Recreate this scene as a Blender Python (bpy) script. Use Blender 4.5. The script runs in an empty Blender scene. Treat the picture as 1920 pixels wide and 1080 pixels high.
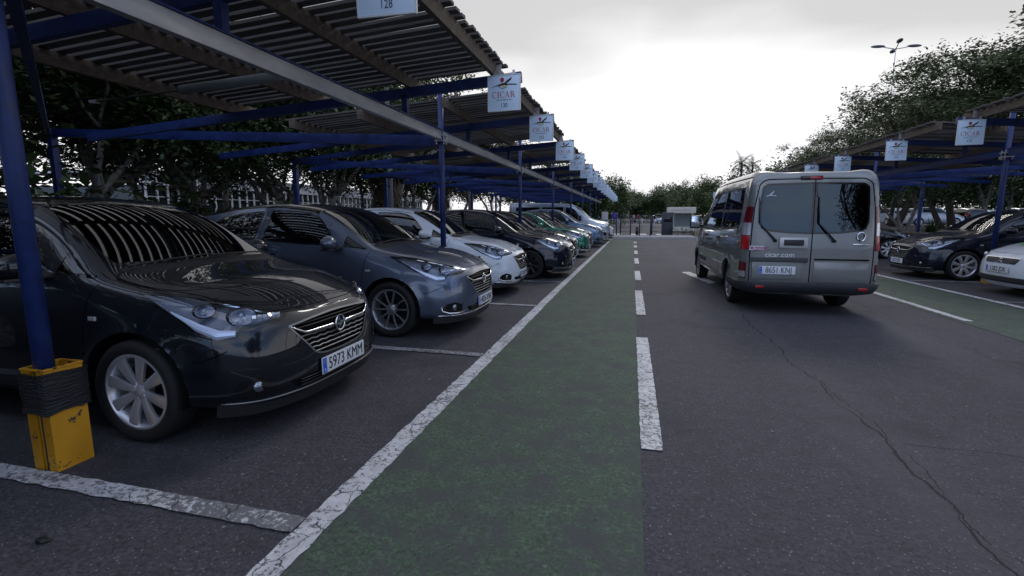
import bpy, bmesh, math, random
import numpy as np
from mathutils import Vector, Matrix
from mathutils.bvhtree import BVHTree
from math import radians as R, sin, cos, pi
random.seed(7)
S = bpy.context.scene
C = S.collection
# ---------------------------------------------------------------- camera
CAM_H = 1.35
cd = bpy.data.cameras.new('camera'); cam = bpy.data.objects.new('camera', cd); C.objects.link(cam)
cd.sensor_width = 36; cd.lens = 907/1920*36; cd.clip_end = 3000; cd.clip_start = 0.05
cam.location = (0, 0, CAM_H)
cam.rotation_euler = (R(90-8.466), 0, R(13.904))
S.camera = cam
# ---------------------------------------------------------------- sky
SUN_EL, SUN_AZ = R(38), R(12)      # azimuth measured from +Y towards +X
W = bpy.data.worlds.new("World"); S.world = W; W.use_nodes = True
nt = W.node_tree; nt.nodes.clear()
def wn(t, **k):
    n = nt.nodes.new(t)
    for a, v in k.items(): setattr(n, a, v)
    return n
sky = wn('ShaderNodeTexSky', sky_type='NISHITA', sun_disc=False, sun_elevation=SUN_EL, sun_rotation=SUN_AZ)
tc = wn('ShaderNodeTexCoord')
sx_ = wn('ShaderNodeSeparateXYZ'); nt.links.new(tc.outputs['Generated'], sx_.inputs[0])
mp = wn('ShaderNodeMapping'); mp.inputs['Scale'].default_value = (1.0, 1.0, 3.4)
nt.links.new(tc.outputs['Generated'], mp.inputs[0])
nz = wn('ShaderNodeTexNoise'); nz.inputs['Scale'].default_value = 1.6; nz.inputs['Detail'].default_value = 5; nz.inputs['Roughness'].default_value = .45
nt.links.new(mp.outputs[0], nz.inputs[0])
def wmath(op, a, b=0, c=0):
    o = wn('ShaderNodeMath', operation=op)
    for i, x in enumerate((a, b, c)):
        if hasattr(x, 'links'): nt.links.new(x, o.inputs[i])
        else: o.inputs[i].default_value = x
    return o.outputs[0]
def wramp(v, stops):
    o = wn('ShaderNodeValToRGB'); cr = o.color_ramp; cr.elements[0].position = stops[0][0]; cr.elements[0].color = (*stops[0][1], 1); cr.elements[1].position = stops[-1][0]; cr.elements[1].color = (*stops[-1][1], 1)
    for p, c in stops[1:-1]: q = cr.elements.new(p); q.color = (*c, 1)
    nt.links.new(v, o.inputs[0]); return o.outputs[0]
# height above the horizon, broken up by cloud noise: a bright band low ahead, a grey deck above it
el = wmath('ADD', wmath('ADD', sx_.outputs[2], wmath('MULTIPLY', wmath('ABSOLUTE', sx_.outputs[0]), .14)), wmath('MULTIPLY_ADD', nz.outputs[0], .28, -.14))
front = wramp(el, [(0, (1.22,1.20,1.26)), (.22, (1.22,1.20,1.25)), (.31, (1.04,1.03,1.04)), (.37, (.71,.70,.705)), (.60, (.60,.60,.63)), (1, (.60,.61,.66))])
back = wramp(nz.outputs[0], [(.36, (.45,.74,1.40)), (.50, (.72,.95,1.42)), (.62, (1.15,1.2,1.4)), (1, (1.5,1.5,1.55))])
ff = wn('ShaderNodeMapRange', interpolation_type='SMOOTHSTEP'); ff.inputs[1].default_value = -.35; ff.inputs[2].default_value = .45
nt.links.new(sx_.outputs[1], ff.inputs[0])
cl = wn('ShaderNodeMixRGB'); nt.links.new(ff.outputs[0], cl.inputs[0]); nt.links.new(back, cl.inputs[1]); nt.links.new(front, cl.inputs[2])
skym = wn('ShaderNodeMixRGB', blend_type='MULTIPLY'); skym.inputs[0].default_value = 1; skym.inputs[2].default_value = (.09, .09, .09, 1)
nt.links.new(sky.outputs[0], skym.inputs[1])
# clear-sky gaps only behind the camera
cov = wn('ShaderNodeMapRange'); cov.inputs[1].default_value = .38; cov.inputs[2].default_value = .52; cov.inputs[3].default_value = .45; cov.inputs[4].default_value = 1
nt.links.new(nz.outputs[0], cov.inputs[0])
mx = wn('ShaderNodeMixRGB'); nt.links.new(wmath('MAXIMUM', cov.outputs[0], ff.outputs[0]), mx.inputs[0]); nt.links.new(skym.outputs[0], mx.inputs[1]); nt.links.new(cl.outputs[0], mx.inputs[2])
bg = wn('ShaderNodeBackground'); bg.inputs[1].default_value = 1.0
nt.links.new(mx.outputs[0], bg.inputs[0])
wo = wn('ShaderNodeOutputWorld'); nt.links.new(bg.outputs[0], wo.inputs[0])
# ---------------------------------------------------------------- sun behind the clouds
sl = bpy.data.lights.new('sun', 'SUN'); sl.energy = .7; sl.angle = R(14); sl.color = (1, .96, .92)
so = bpy.data.objects.new('sun', sl); C.objects.link(so)
sd = Vector((sin(SUN_AZ)*cos(SUN_EL), cos(SUN_AZ)*cos(SUN_EL), sin(SUN_EL)))
so.rotation_euler = sd.to_track_quat('Z', 'Y').to_euler()
S.view_settings.view_transform = 'Standard'; S.view_settings.look = 'None'; S.view_settings.exposure = 0; S.view_settings.gamma = 1
S.render.engine = 'CYCLES'
S.cycles.max_bounces = 8; S.cycles.transparent_max_bounces = 24; S.cycles.glossy_bounces = 4

# ================================================================ materials
MATS = {}
def mat(name, col=(.5,.5,.5), rough=.5, metal=0, coat=0, spec=.5, emit=None, estr=1):
    if name in MATS: return MATS[name]
    m = bpy.data.materials.new(name); m.use_nodes = True
    b = m.node_tree.nodes['Principled BSDF']
    b.inputs['Base Color'].default_value = (*col, 1); b.inputs['Roughness'].default_value = rough
    b.inputs['Metallic'].default_value = metal; b.inputs['Coat Weight'].default_value = coat
    b.inputs['Coat Roughness'].default_value = .03; b.inputs['Specular IOR Level'].default_value = spec
    if emit: b.inputs['Emission Color'].default_value = (*emit, 1); b.inputs['Emission Strength'].default_value = estr
    MATS[name] = m
    return m
class NT:
    def __init__(s, m): s.t = m.node_tree; s.b = s.t.nodes.get('Principled BSDF'); s.m = m
    def n(s, t, **k):
        o = s.t.nodes.new(t)
        for a, v in k.items(): setattr(o, a, v)
        return o
    def l(s, a, b): s.t.links.new(a, b)
    def coord(s, kind='Object', scale=(1,1,1), rot=(0,0,0)):
        c = s.n('ShaderNodeTexCoord'); mp = s.n('ShaderNodeMapping'); mp.inputs['Scale'].default_value = scale; mp.inputs['Rotation'].default_value = rot
        s.l(c.outputs[kind], mp.inputs[0]); return mp.outputs[0]
    def noise(s, vec, scale, detail=4, rough=.5):
        o = s.n('ShaderNodeTexNoise'); o.inputs['Scale'].default_value = scale; o.inputs['Detail'].default_value = detail; o.inputs['Roughness'].default_value = rough
        s.l(vec, o.inputs['Vector']); return o.outputs[0]
    def vor(s, vec, scale, feature='F1'):
        o = s.n('ShaderNodeTexVoronoi', feature=feature); o.inputs['Scale'].default_value = scale
        s.l(vec, o.inputs['Vector']); return o
    def ramp(s, v, stops, interp='LINEAR'):
        o = s.n('ShaderNodeValToRGB'); cr = o.color_ramp; cr.interpolation = interp
        while len(cr.elements) > 1: cr.elements.remove(cr.elements[0])
        cr.elements[0].position = stops[0][0]; cr.elements[0].color = (*stops[0][1], 1) if len(stops[0][1]) == 3 else stops[0][1]
        for p, c in stops[1:]:
            q = cr.elements.new(p); q.color = (*c, 1)
        s.l(v, o.inputs[0]); return o.outputs[0]
    def mix(s, f, a, b, mode='MIX'):
        o = s.n('ShaderNodeMixRGB', blend_type=mode)
        for i, x in ((0, f), (1, a), (2, b)):
            if hasattr(x, 'links'): s.l(x, o.inputs[i])
            elif isinstance(x, tuple): o.inputs[i].default_value = (*x, 1) if len(x) == 3 else x
            else: o.inputs[i].default_value = x
        return o.outputs[0]
    def math(s, op, a, b=0, c=None):
        o = s.n('ShaderNodeMath', operation=op)
        for i, x in ((0, a), (1, b), (2, c)):
            if x is None: continue
            if hasattr(x, 'links'): s.l(x, o.inputs[i])
            else: o.inputs[i].default_value = x
        return o.outputs[0]
    def maprange(s, v, a, b, c=0, d=1):
        o = s.n('ShaderNodeMapRange'); s.l(v, o.inputs[0])
        for i, x in enumerate((a, b, c, d)): o.inputs[i+1].default_value = x
        return o.outputs[0]
    def bump(s, h, strength=.3, dist=.01):
        o = s.n('ShaderNodeBump'); o.inputs['Strength'].default_value = strength; o.inputs['Distance'].default_value = dist
        s.l(h, o.inputs['Height']); s.l(o.outputs[0], s.b.inputs['Normal'])
    def col(s, x): s.l(x, s.b.inputs['Base Color'])
    def rough(s, x): s.l(x, s.b.inputs['Roughness'])
def paint(name, col, metal=.5, flake=True, rough=.30):
    if name in MATS: return MATS[name]
    m = mat(name, col, rough, metal, 1.0, spec=.12); n = NT(m)
    v = n.coord()
    nz_ = n.noise(v, 3.0, 3)
    # faint dust film
    n.rough(n.maprange(nz_, .3, .7, rough-.05, rough+.12))
    d = n.noise(v, 9, 5, .6)
    cr = n.maprange(d, .35, .75, .006, .022); n.l(cr, n.b.inputs['Coat Roughness'])
    return m
def thin_glass(name, tint=(.3,.33,.33), ior=1.5, refl=(1,1,1)):
    if name in MATS: return MATS[name]
    m = bpy.data.materials.new(name); m.use_nodes = True; t = m.node_tree; t.nodes.clear(); MATS[name] = m
    tr = t.nodes.new('ShaderNodeBsdfTransparent'); tr.inputs[0].default_value = (*tint, 1)
    gl = t.nodes.new('ShaderNodeBsdfGlossy'); gl.inputs['Roughness'].default_value = .01; gl.inputs[0].default_value = (*refl, 1)
    fr = t.nodes.new('ShaderNodeFresnel'); fr.inputs[0].default_value = ior
    mu = t.nodes.new('ShaderNodeMath'); mu.operation = 'MULTIPLY_ADD'; mu.inputs[1].default_value = 1.2; mu.inputs[2].default_value = .02; mu.use_clamp = True
    mx_ = t.nodes.new('ShaderNodeMixShader'); o = t.nodes.new('ShaderNodeOutputMaterial')
    t.links.new(fr.outputs[0], mu.inputs[0]); t.links.new(mu.outputs[0], mx_.inputs[0]); t.links.new(tr.outputs[0], mx_.inputs[1]); t.links.new(gl.outputs[0], mx_.inputs[2]); t.links.new(mx_.outputs[0], o.inputs[0])
    return m
M_chrome = mat('chrome', (.75,.76,.8), .08, 1)
M_chromedark = mat('satin_grey_trim', (.22,.22,.23), .3, .6)
M_black = mat('black_plastic', (.012,.012,.014), .45)
M_blackgloss = mat('gloss_black', (.006,.006,.007), .08)
M_void = mat('dark_cavity', (.003,.003,.003), .9, spec=.1)
M_rubber = mat('tyre_rubber', (.006,.006,.0065), .8); _n = NT(M_rubber); _n.bump(_n.noise(_n.coord(), 60, 3), .2, .004)
M_alloy = mat('alloy_silver', (.66,.66,.70), .3, .7)
M_alloydark = mat('alloy_dark', (.035,.035,.04), .3, .7)
M_interior = mat('interior_cloth', (.02,.02,.022), .9)
M_dash = mat('dash_plastic', (.015,.015,.016), .6)
M_reflector = mat('lamp_reflector', (.78,.82,.92), .22, .55)
M_lampdark = mat('lamp_housing', (.15,.18,.25), .25, .1)
M_glass = thin_glass('car_glass', (.22,.26,.26), 1.42)
M_glassdark = thin_glass('privacy_glass', (.02,.022,.028))
M_lens = thin_glass('clear_lens', (.95,.97,1.0), 1.4)
M_plate = mat('plate_white', (.62,.64,.68), .35)
M_plateblue = mat('plate_blue', (.01,.10,.55), .35)
M_ink = mat('ink_black', (.01,.01,.014), .5)
M_red = mat('red_lens', (.35,.006,.012), .12, 0, .6)
M_redd = mat('dark_red_lens', (.10,.004,.008), .12, 0, .6)
M_mirror = mat('mirror_glass', (.8,.82,.85), .03, 1)

# ================================================================ object helpers
def link(name, me, parent=None, mats=(), loc=None):
    o = bpy.data.objects.new(name, me); C.objects.link(o)
    for m in mats: me.materials.append(m)
    if parent: o.parent = parent
    if loc: o.location = loc
    return o
def obj(name, bm, m, parent=None, smooth=True, angle=35):
    me = bpy.data.meshes.new(name)
    if smooth:
        for f in bm.faces: f.smooth = True
        for e in bm.edges:
            if len(e.link_faces) == 2 and e.calc_face_angle(0) > R(angle): e.smooth = False
    bm.to_mesh(me); bm.free()
    return link(name, me, parent, m if isinstance(m, (list, tuple)) else (m,))
def tag(o, label=None, cat=None, group=None, kind=None):
    if label: o['label'] = label
    if cat: o['category'] = cat
    if group: o['group'] = group
    if kind: o['kind'] = kind
    return o
def thing(name, label, cat, loc=(0,0,0), rz=0, group=None):
    o = bpy.data.objects.new(name, None); C.objects.link(o); o.empty_display_size = .1
    o.location = loc; o.rotation_euler = (0, 0, rz)
    return tag(o, label, cat, group)
KIDS = {}
def copy_tree(o, parent=None, loc=None, rz=None, kids=None):
    if kids is None:
        kids = {}
        for x in bpy.data.objects:
            if x.parent: kids.setdefault(x.parent.name, []).append(x)
    c = o.copy(); C.objects.link(c); c.parent = parent
    if loc is not None: c.location = loc
    if rz is not None: c.rotation_euler = (0, 0, rz)
    for ch in kids.get(o.name, []): copy_tree(ch, c, kids=kids)
    return c
def setmat(o, i, m):
    o.material_slots[i].link = 'OBJECT'; o.material_slots[i].material = m
def recolor(root, old, new):
    for x in bpy.data.objects:
        p = x
        while p.parent: p = p.parent
        if p is root and x.type == 'MESH':
            for i, sl_ in enumerate(x.material_slots):
                if sl_.material == old: setmat(x, i, new)
def bx(bm, c, s, rot=None, bev=0):
    r = bmesh.ops.create_cube(bm, size=1)
    vs = r['verts']
    for v in vs: v.co = Vector((v.co.x*s[0], v.co.y*s[1], v.co.z*s[2]))
    if bev:
        es = list({e for v in vs for e in v.link_edges})
        rr = bmesh.ops.bevel(bm, geom=es, offset=bev, segments=2, profile=.7, affect='EDGES', clamp_overlap=True)
        vs = list({v for f in rr['faces'] for v in f.verts} | {v for v in vs if v.is_valid})
    if rot is not None:
        for v in vs: v.co = rot @ v.co
    for v in vs: v.co += Vector(c)
    return vs
def cyl(bm, a, b, r1, r2=None, seg=16, cap=True):
    a, b = Vector(a), Vector(b); r2 = r1 if r2 is None else r2
    z = (b-a).normalized(); x = z.orthogonal().normalized(); y = z.cross(x)
    A = [bm.verts.new(a+(x*cos(t)+y*sin(t))*r1) for t in [2*pi*i/seg for i in range(seg)]]
    B = [bm.verts.new(b+(x*cos(t)+y*sin(t))*r2) for t in [2*pi*i/seg for i in range(seg)]]
    for i in range(seg): bm.faces.new((A[i], A[(i+1)%seg], B[(i+1)%seg], B[i]))
    if cap: bm.faces.new(A[::-1]); bm.faces.new(B)
def tube(bm, pts, rad, seg=8, cap=True):
    pts = [Vector(p) for p in pts]; n = len(pts)
    if not isinstance(rad, (list, tuple)): rad = [rad]*n
    rings = []; x = None
    for i, p in enumerate(pts):
        z = (pts[min(i+1, n-1)]-pts[max(i-1, 0)]).normalized()
        x = (z.orthogonal() if x is None else (x-z*x.dot(z))).normalized(); y = z.cross(x)
        rings.append([bm.verts.new(p+(x*cos(t)+y*sin(t))*rad[i]) for t in [2*pi*k/seg for k in range(seg)]])
    for a, b in zip(rings, rings[1:]):
        for i in range(seg): bm.faces.new((a[i], a[(i+1)%seg], b[(i+1)%seg], b[i]))
    if cap: bm.faces.new(rings[0][::-1]); bm.faces.new(rings[-1])
def lathe(bm, prof, seg=48, axis='y', c=(0,0,0)):   # prof: (radius, axial)
    rings = []
    for r, h in prof:
        ring = []
        for i in range(seg):
            t = 2*pi*i/seg
            p = (r*cos(t), h, r*sin(t)) if axis == 'y' else ((r*cos(t), r*sin(t), h) if axis == 'z' else (h, r*cos(t), r*sin(t)))
            ring.append(bm.verts.new(Vector(p)+Vector(c)))
        rings.append(ring)
    for a, b in zip(rings, rings[1:]):
        for i in range(seg): bm.faces.new((a[i], a[(i+1)%seg], b[(i+1)%seg], b[i]))
def ball(bm, c, s, rot=None, u=16, v=10):
    r = bmesh.ops.create_uvsphere(bm, u_segments=u, v_segments=v, radius=1)
    for q in r['verts']:
        q.co = Vector((q.co.x*s[0], q.co.y*s[1], q.co.z*s[2]))
        if rot is not None: q.co = rot @ q.co
        q.co += Vector(c)
    return r['verts']
_txt = {}
def text_mesh(body, size, extrude=.001, align='CENTER', sx=1.0, bold=0):
    k = (body, size, extrude, align, sx, bold)
    if k in _txt: return _txt[k]
    cu = bpy.data.curves.new('t', 'FONT'); cu.body = body; cu.size = size; cu.align_x = align; cu.align_y = 'CENTER'; cu.extrude = extrude; cu.offset = bold; cu.resolution_u = 3
    o = bpy.data.objects.new('t', cu); C.objects.link(o)
    dg = bpy.context.evaluated_depsgraph_get()
    me = bpy.data.meshes.new_from_object(o.evaluated_get(dg)); me.transform(Matrix.Diagonal((sx, 1, 1, 1)))
    bpy.data.objects.remove(o); _txt[k] = me
    return me
def text_obj(name, body, size, m, parent, mtx, sx=1.0, extrude=.001, align='CENTER', bold=0):
    me = text_mesh(body, size, extrude, align, sx, bold).copy(); me.transform(mtx); me.materials.clear()
    return link(name, me, parent, (m,))
def basis(o, x, y):    # matrix mapping text plane (x right, y up) to the world
    x = Vector(x).normalized(); y = Vector(y); y = (y-x*y.dot(x)).normalized(); z = x.cross(y)
    m = Matrix((x, y, z)).transposed().to_4x4(); m.translation = Vector(o); return m
# ================================================================ lofted vehicle bodies
def cr_line(P, T, t):      # non-uniform Hermite through P at params T
    n = len(T)
    i = 0
    while i < n-2 and t > T[i+1]: i += 1
    h = T[i+1]-T[i]; u = (t-T[i])/h
    def tan(j):
        if j == 0: return (P[1]-P[0])/(T[1]-T[0])
        if j == n-1: return (P[-1]-P[-2])/(T[-1]-T[-2])
        d0 = (P[j]-P[j-1])/(T[j]-T[j-1]); d1 = (P[j+1]-P[j])/(T[j+1]-T[j])
        h0 = T[j]-T[j-1]; h1 = T[j+1]-T[j]
        return (d0*h1+d1*h0)/(h0+h1)
    m0, m1 = tan(i)*h, tan(i+1)*h
    return P[i]*(2*u**3-3*u*u+1)+m0*(u**3-2*u*u+u)+P[i+1]*(-2*u**3+3*u*u)+m1*(u**3-u*u)
class Body:
    """half body y>=0 from rows of control points (s,y,z), s = distance behind the nose"""
    def __init__(self, rows, L, step=.03):
        self.L = L
        G = [[Vector((L/2-s, y, z)) for s, y, z in r] for r in rows]
        nk = len(G[0])
        T = [0]
        for a, b in zip(G, G[1:]): T.append(T[-1]+max(.02, sum((q-p).length for p, q in zip(a, b))/nk))
        us = []
        for a, b in zip(T, T[1:]):
            n = max(2, round((b-a)/step)); us += [a+(b-a)*i/n for i in range(n)]
        us.append(T[-1])
        cols = [[G[i][k] for i in range(len(G))] for k in range(nk)]
        rowsf = [[cr_line(cols[k], T, u) for k in range(nk)] for u in us]
        mid = rowsf[len(rowsf)//2]
        V = [0]
        for a, b in zip(range(nk), range(1, nk)): V.append(V[-1]+max(.03, sum((r[b]-r[a]).length for r in rowsf)/len(rowsf)))
        vs = []
        for a, b in zip(V, V[1:]):
            n = max(2, round((b-a)/step)); vs += [a+(b-a)*i/n for i in range(n)]
        vs.append(V[-1])
        fine = []
        for r in rowsf:
            row = []
            for v in vs:
                p = cr_line(r, V, v); p.y = max(p.y, 0); row.append(p)
            row[0].y = 0; row[-1].y = 0
            fine.append(row)
        for p in fine[0]: p.y = 0
        for p in fine[-1]: p.y = 0
        bm = bmesh.new()
        vv = [[bm.verts.new(p) for p in r] for r in fine]
        for i in range(len(vv)-1):
            for k in range(len(vs)-1):
                bm.faces.new((vv[i][k], vv[i][k+1], vv[i+1][k+1], vv[i+1][k]))
        bmesh.ops.remove_doubles(bm, verts=bm.verts, dist=.0004)
        self.relax(bm)
        bmesh.ops.recalc_face_normals(bm, faces=bm.faces)
        c = sum((f.calc_center_median().y*0+f.normal.y*f.calc_area() for f in bm.faces))
        if c < 0: bmesh.ops.reverse_faces(bm, faces=bm.faces)
        self.bm = bm
        fb = bm.copy(); self.mirror(fb); fb.normal_update(); bmesh.ops.triangulate(fb, faces=fb.faces)
        fb.verts.ensure_lookup_table(); fb.faces.ensure_lookup_table()
        self.full = fb; self.bvh = BVHTree.FromBMesh(fb)
    @staticmethod
    def relax(bm, it=26):
        bm.normal_update(); vs = list(bm.verts); idx = {v: i for i, v in enumerate(vs)}
        nb = [[idx[e.other_vert(v)] for e in v.link_edges] for v in vs]
        mid = [v.co.y < .0006 for v in vs]; co = [v.co.copy() for v in vs]
        zm = max(v.co.z for v in vs)
        wt = [.5 if (v.co.z > .74 and v.normal.z > .35 and v.co.x > -.3 and v.co.x < vs[0].co.x*99+9) else .14 for v in vs]
        for k in range(it):
            new = []
            for i, p in enumerate(co):
                s_ = Vector((0,0,0)); c = 0
                for j in nb[i]:
                    q = co[j]
                    if mid[i] and not mid[j]: s_ += Vector((q.x, 0, q.z))*2; c += 2
                    else: s_ += q; c += 1
                new.append(p.lerp(s_/c, wt[i]))
            co = new
        for v, p, m_ in zip(vs, co, mid):
            if m_: p.y = 0
            v.co = p
    @staticmethod
    def mirror(bm):
        d = bmesh.ops.duplicate(bm, geom=bm.verts[:]+bm.edges[:]+bm.faces[:])
        nv = [g for g in d['geom'] if isinstance(g, bmesh.types.BMVert)]; nf = [g for g in d['geom'] if isinstance(g, bmesh.types.BMFace)]
        for v in nv: v.co.y *= -1
        bmesh.ops.reverse_faces(bm, faces=nf)
        mid = [v for v in bm.verts if abs(v.co.y) < .0006]
        for v in mid: v.co.y = 0
        bmesh.ops.remove_doubles(bm, verts=mid, dist=.0005)
    def hit(self, p, d):
        o = p+d*3
        loc, nrm, idx, dist = self.bvh.ray_cast(o, -d)
        if loc is None:
            loc, nrm, idx, dist = self.bvh.find_nearest(p)
        f = self.full.faces[idx]; a, b, c = [v.co for v in f.verts]; na, nb, nc = [v.normal for v in f.verts]
        v0, v1, v2 = b-a, c-a, loc-a
        d00, d01, d11, d20, d21 = v0.dot(v0), v0.dot(v1), v1.dot(v1), v2.dot(v0), v2.dot(v1)
        den = d00*d11-d01*d01
        if abs(den) < 1e-14: return loc, f.normal
        w1 = (d11*d20-d01*d21)/den; w2 = (d00*d21-d01*d20)/den
        return loc, (na*(1-w1-w2)+nb*w1+nc*w2).normalized()
    def P(self, s, y, z): return Vector((self.L/2-s, y, z))
def frame(d):
    d = Vector(d).normalized(); e1 = Vector((0, 0, 1)).cross(d)
    if e1.length < .1: e1 = Vector((0, 1, 0))
    e1.normalize(); return d, e1, d.cross(e1)
def fillet(p2, r, seg=5):
    n = len(p2); out = []
    for i in range(n):
        a, b, c = Vector(p2[i-1]), Vector(p2[i]), Vector(p2[(i+1)%n])
        u = (a-b); w = (c-b); lu, lw = u.length, w.length
        rr = r[i] if isinstance(r, (list, tuple)) else r
        if rr <= 0: out.append(b); continue
        u.normalize(); w.normalize(); t = min(rr, lu*.45, lw*.45)
        p, q = b+u*t, b+w*t
        for k in range(seg+1):
            s_ = k/seg; out.append(p*(1-s_)**2+b*2*s_*(1-s_)+q*s_*s_)
    return out
def inside(p, poly):
    x, y = p; c = False; n = len(poly); j = n-1
    for i in range(n):
        xi, yi = poly[i]; xj, yj = poly[j]
        if (yi > y) != (yj > y) and x < (xj-xi)*(y-yi)/(yj-yi)+xi: c = not c
        j = i
    return c
def inset2(p2, w):
    n = len(p2); A = sum(p2[i-1].x*p2[i].y-p2[i].x*p2[i-1].y for i in range(n)); sg = 1 if A > 0 else -1
    out = []
    for i in range(n):
        a, b, c = p2[i-1], p2[i], p2[(i+1)%n]
        t = (b-a).normalized()+(c-b).normalized()
        if t.length < 1e-6: t = c-a
        t.normalize(); out.append(b+Vector((-t.y, t.x))*sg*w)
    return out
def nearest(p, poly):
    best = None; bd = 9e9; n = len(poly)
    for i in range(n):
        a, b = poly[i-1], poly[i]; ab = b-a; L2 = ab.length_squared
        t = 0 if L2 == 0 else max(0, min(1, (p-a).dot(ab)/L2)); q = a+ab*t; d = (p-q).length
        if d < bd: bd = d; best = q
    return best, bd
class Proj:
    def __init__(self, body, pts, d, r=0, seg=5):
        self.b = body; self.d, self.e1, self.e2 = frame(d)
        P = [Vector(p) for p in pts]
        self.o = P[0].copy()
        self.p2 = fillet([self.to2(p) for p in P], r, seg)
    def to2(self, p): q = Vector(p)-self.o; return Vector((q.dot(self.e1), q.dot(self.e2)))
    def to3(self, q): return self.o+self.e1*q[0]+self.e2*q[1]
    def surf(self, q, off):
        l, n = self.b.hit(self.to3(q), self.d)
        return l+n*off, n
def fin(name, bm, nrm, m, parent, mirror=True, both=False):
    """make mesh with custom normals; mirror=True makes two objects (left and right) unless both -> one mesh"""
    def build(bm, nrm, flip):
        me = bpy.data.meshes.new(name)
        bm.verts.index_update()
        if flip:
            for v in bm.verts: v.co.y *= -1
            bmesh.ops.reverse_faces(bm, faces=bm.faces)
            nrm = [Vector((n.x, -n.y, n.z)) for n in nrm]
        for f in bm.faces: f.smooth = True
        bm.to_mesh(me)
        me.normals_split_custom_set_from_vertices([tuple(n) for n in nrm])
        return link(name, me, parent, (m,))
    bm.normal_update()
    o = [build(bm, nrm, False)]
    if mirror: o.append(build(bm, nrm, True))
    bm.free(); return o
def fitn(P2, N):
    """quadratic fit of normals over a patch: clean glass-like reflections"""
    P = np.array([(p[0], p[1]) for p in P2]); c = P.mean(0); P = P-c; x, y = P[:,0], P[:,1]
    A = np.stack([np.ones(len(P)), x, y, x*x, x*y, y*y], 1); Nn = np.array([tuple(n) for n in N])
    co = np.linalg.lstsq(A, Nn, rcond=None)[0]
    return lambda q: Vector([float(v) for v in (np.array([1, q[0]-c[0], q[1]-c[1], (q[0]-c[0])**2, (q[0]-c[0])*(q[1]-c[1]), (q[1]-c[1])**2]) @ co)]).normalized()
def patch(body, name, pts, d, off, m, parent, r=0, h=.04, rim=.004, mirror=True, seg=5, p2=None, proj=None, lift=None, fit=False):
    pj = proj or Proj(body, pts, d, r, seg); q2 = p2 or pj.p2
    bm = bmesh.new(); vs = [bm.verts.new((q[0], q[1], 0)) for q in q2]
    f = bm.faces.new(vs); f.normal_update()
    if f.normal.z < 0: f.normal_flip()
    bmesh.ops.triangulate(bm, faces=[f])
    xs = [q[0] for q in q2]; ys = [q[1] for q in q2]
    k = math.floor(min(xs)/h)+1
    while k*h < max(xs): bmesh.ops.bisect_plane(bm, geom=bm.verts[:]+bm.edges[:]+bm.faces[:], plane_co=(k*h, 0, 0), plane_no=(1, 0, 0)); k += 1
    k = math.floor(min(ys)/h)+1
    while k*h < max(ys): bmesh.ops.bisect_plane(bm, geom=bm.verts[:]+bm.edges[:]+bm.faces[:], plane_co=(0, k*h, 0), plane_no=(0, 1, 0)); k += 1
    bmesh.ops.dissolve_limit(bm, angle_limit=.01, verts=[], edges=[]) if False else None
    nr = {}
    q0 = {}
    for v in bm.verts:
        q0[v] = (v.co.x, v.co.y); pt, n = pj.surf(q0[v], off if lift is None else off+lift(v.co.x, v.co.y)); v.co = pt; nr[v] = n
    if fit:
        vl = list(bm.verts); fn = fitn([q0[v] for v in vl], [nr[v] for v in vl])
        for v in vl: nr[v] = fn(q0[v])
        patch.fn = fn
    if rim:
        be = [e for e in bm.edges if len(e.link_faces) == 1]
        ex = bmesh.ops.extrude_edge_only(bm, edges=be)
        for g in ex['geom']:
            if isinstance(g, bmesh.types.BMVert):
                src = min((o for e in g.link_edges for o in [e.other_vert(g)] if o in nr), key=lambda o: (o.co-g.co).length)
                nr_s = nr[src]; g.co = src.co-nr_s*rim
        for v in bm.verts:
            if v not in nr:
                nr[v] = pj.d
    return fin(name, bm, [nr[v] for v in bm.verts], m, parent, mirror)
def ringstrip(body, name, proj, outer, inner, off, m, parent, mirror=True, rim=.003, closed=True, nx=2):
    bm = bmesh.new(); nrm = []; rows = []
    n = len(outer)
    for i in range(n):
        row = []
        for k in range(nx+1):
            t = k/nx; p, nn = proj.surf(outer[i]*(1-t)+inner[i]*t, off)
            v = bm.verts.new(p); row.append(v); nrm.append(nn)
        rows.append(row)
    for i in range(n if closed else n-1):
        a, b = rows[i], rows[(i+1)%n]
        for k in range(nx): bm.faces.new((a[k], b[k], b[k+1], a[k+1]))
    bm.normal_update()
    s_ = sum(f.normal.dot(proj.d) for f in bm.faces)
    if s_ < 0: bmesh.ops.reverse_faces(bm, faces=bm.faces)
    return fin(name, bm, nrm, m, parent, mirror)
def densify(q2, h, closed=True):
    out = []; n = len(q2)
    for i in range(n if closed else n-1):
        a, b = q2[i], q2[(i+1)%n]; k = max(1, math.ceil((b-a).length/h))
        out += [a.lerp(b, j/k) for j in range(k)]
    if not closed: out.append(q2[-1])
    return out
def seam(body, name, pts, d, w, off, m, parent, r=0, closed=False, mirror=True, h=.03):
    pj = Proj(body, pts, d, 0)
    q = [pj.to2(p) for p in pts]
    if r: 
        q = fillet(q, [0]+[r]*(len(q)-2)+[0] if not closed else r)
    q = densify(q, h, closed); n = len(q); o, i_ = [], []
    for k in range(n):
        a = q[k-1] if (closed or k > 0) else q[k]; c = q[(k+1)%n] if (closed or k < n-1) else q[k]
        t = (c-a).normalized(); nn = Vector((-t.y, t.x))*w/2
        o.append(q[k]+nn); i_.append(q[k]-nn)
    return ringstrip(body, name, pj, o, i_, off, m, parent, mirror, closed=closed, nx=1)
def cut(body, proj, poly):
    bm = body.bm; kill = []
    for f in bm.faces:
        c = f.calc_center_median()
        if f.normal.dot(proj.d) > .03 and inside(proj.to2(c), poly): kill.append(f)
    bmesh.ops.delete(bm, geom=kill, context='FACES')
    return
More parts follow.
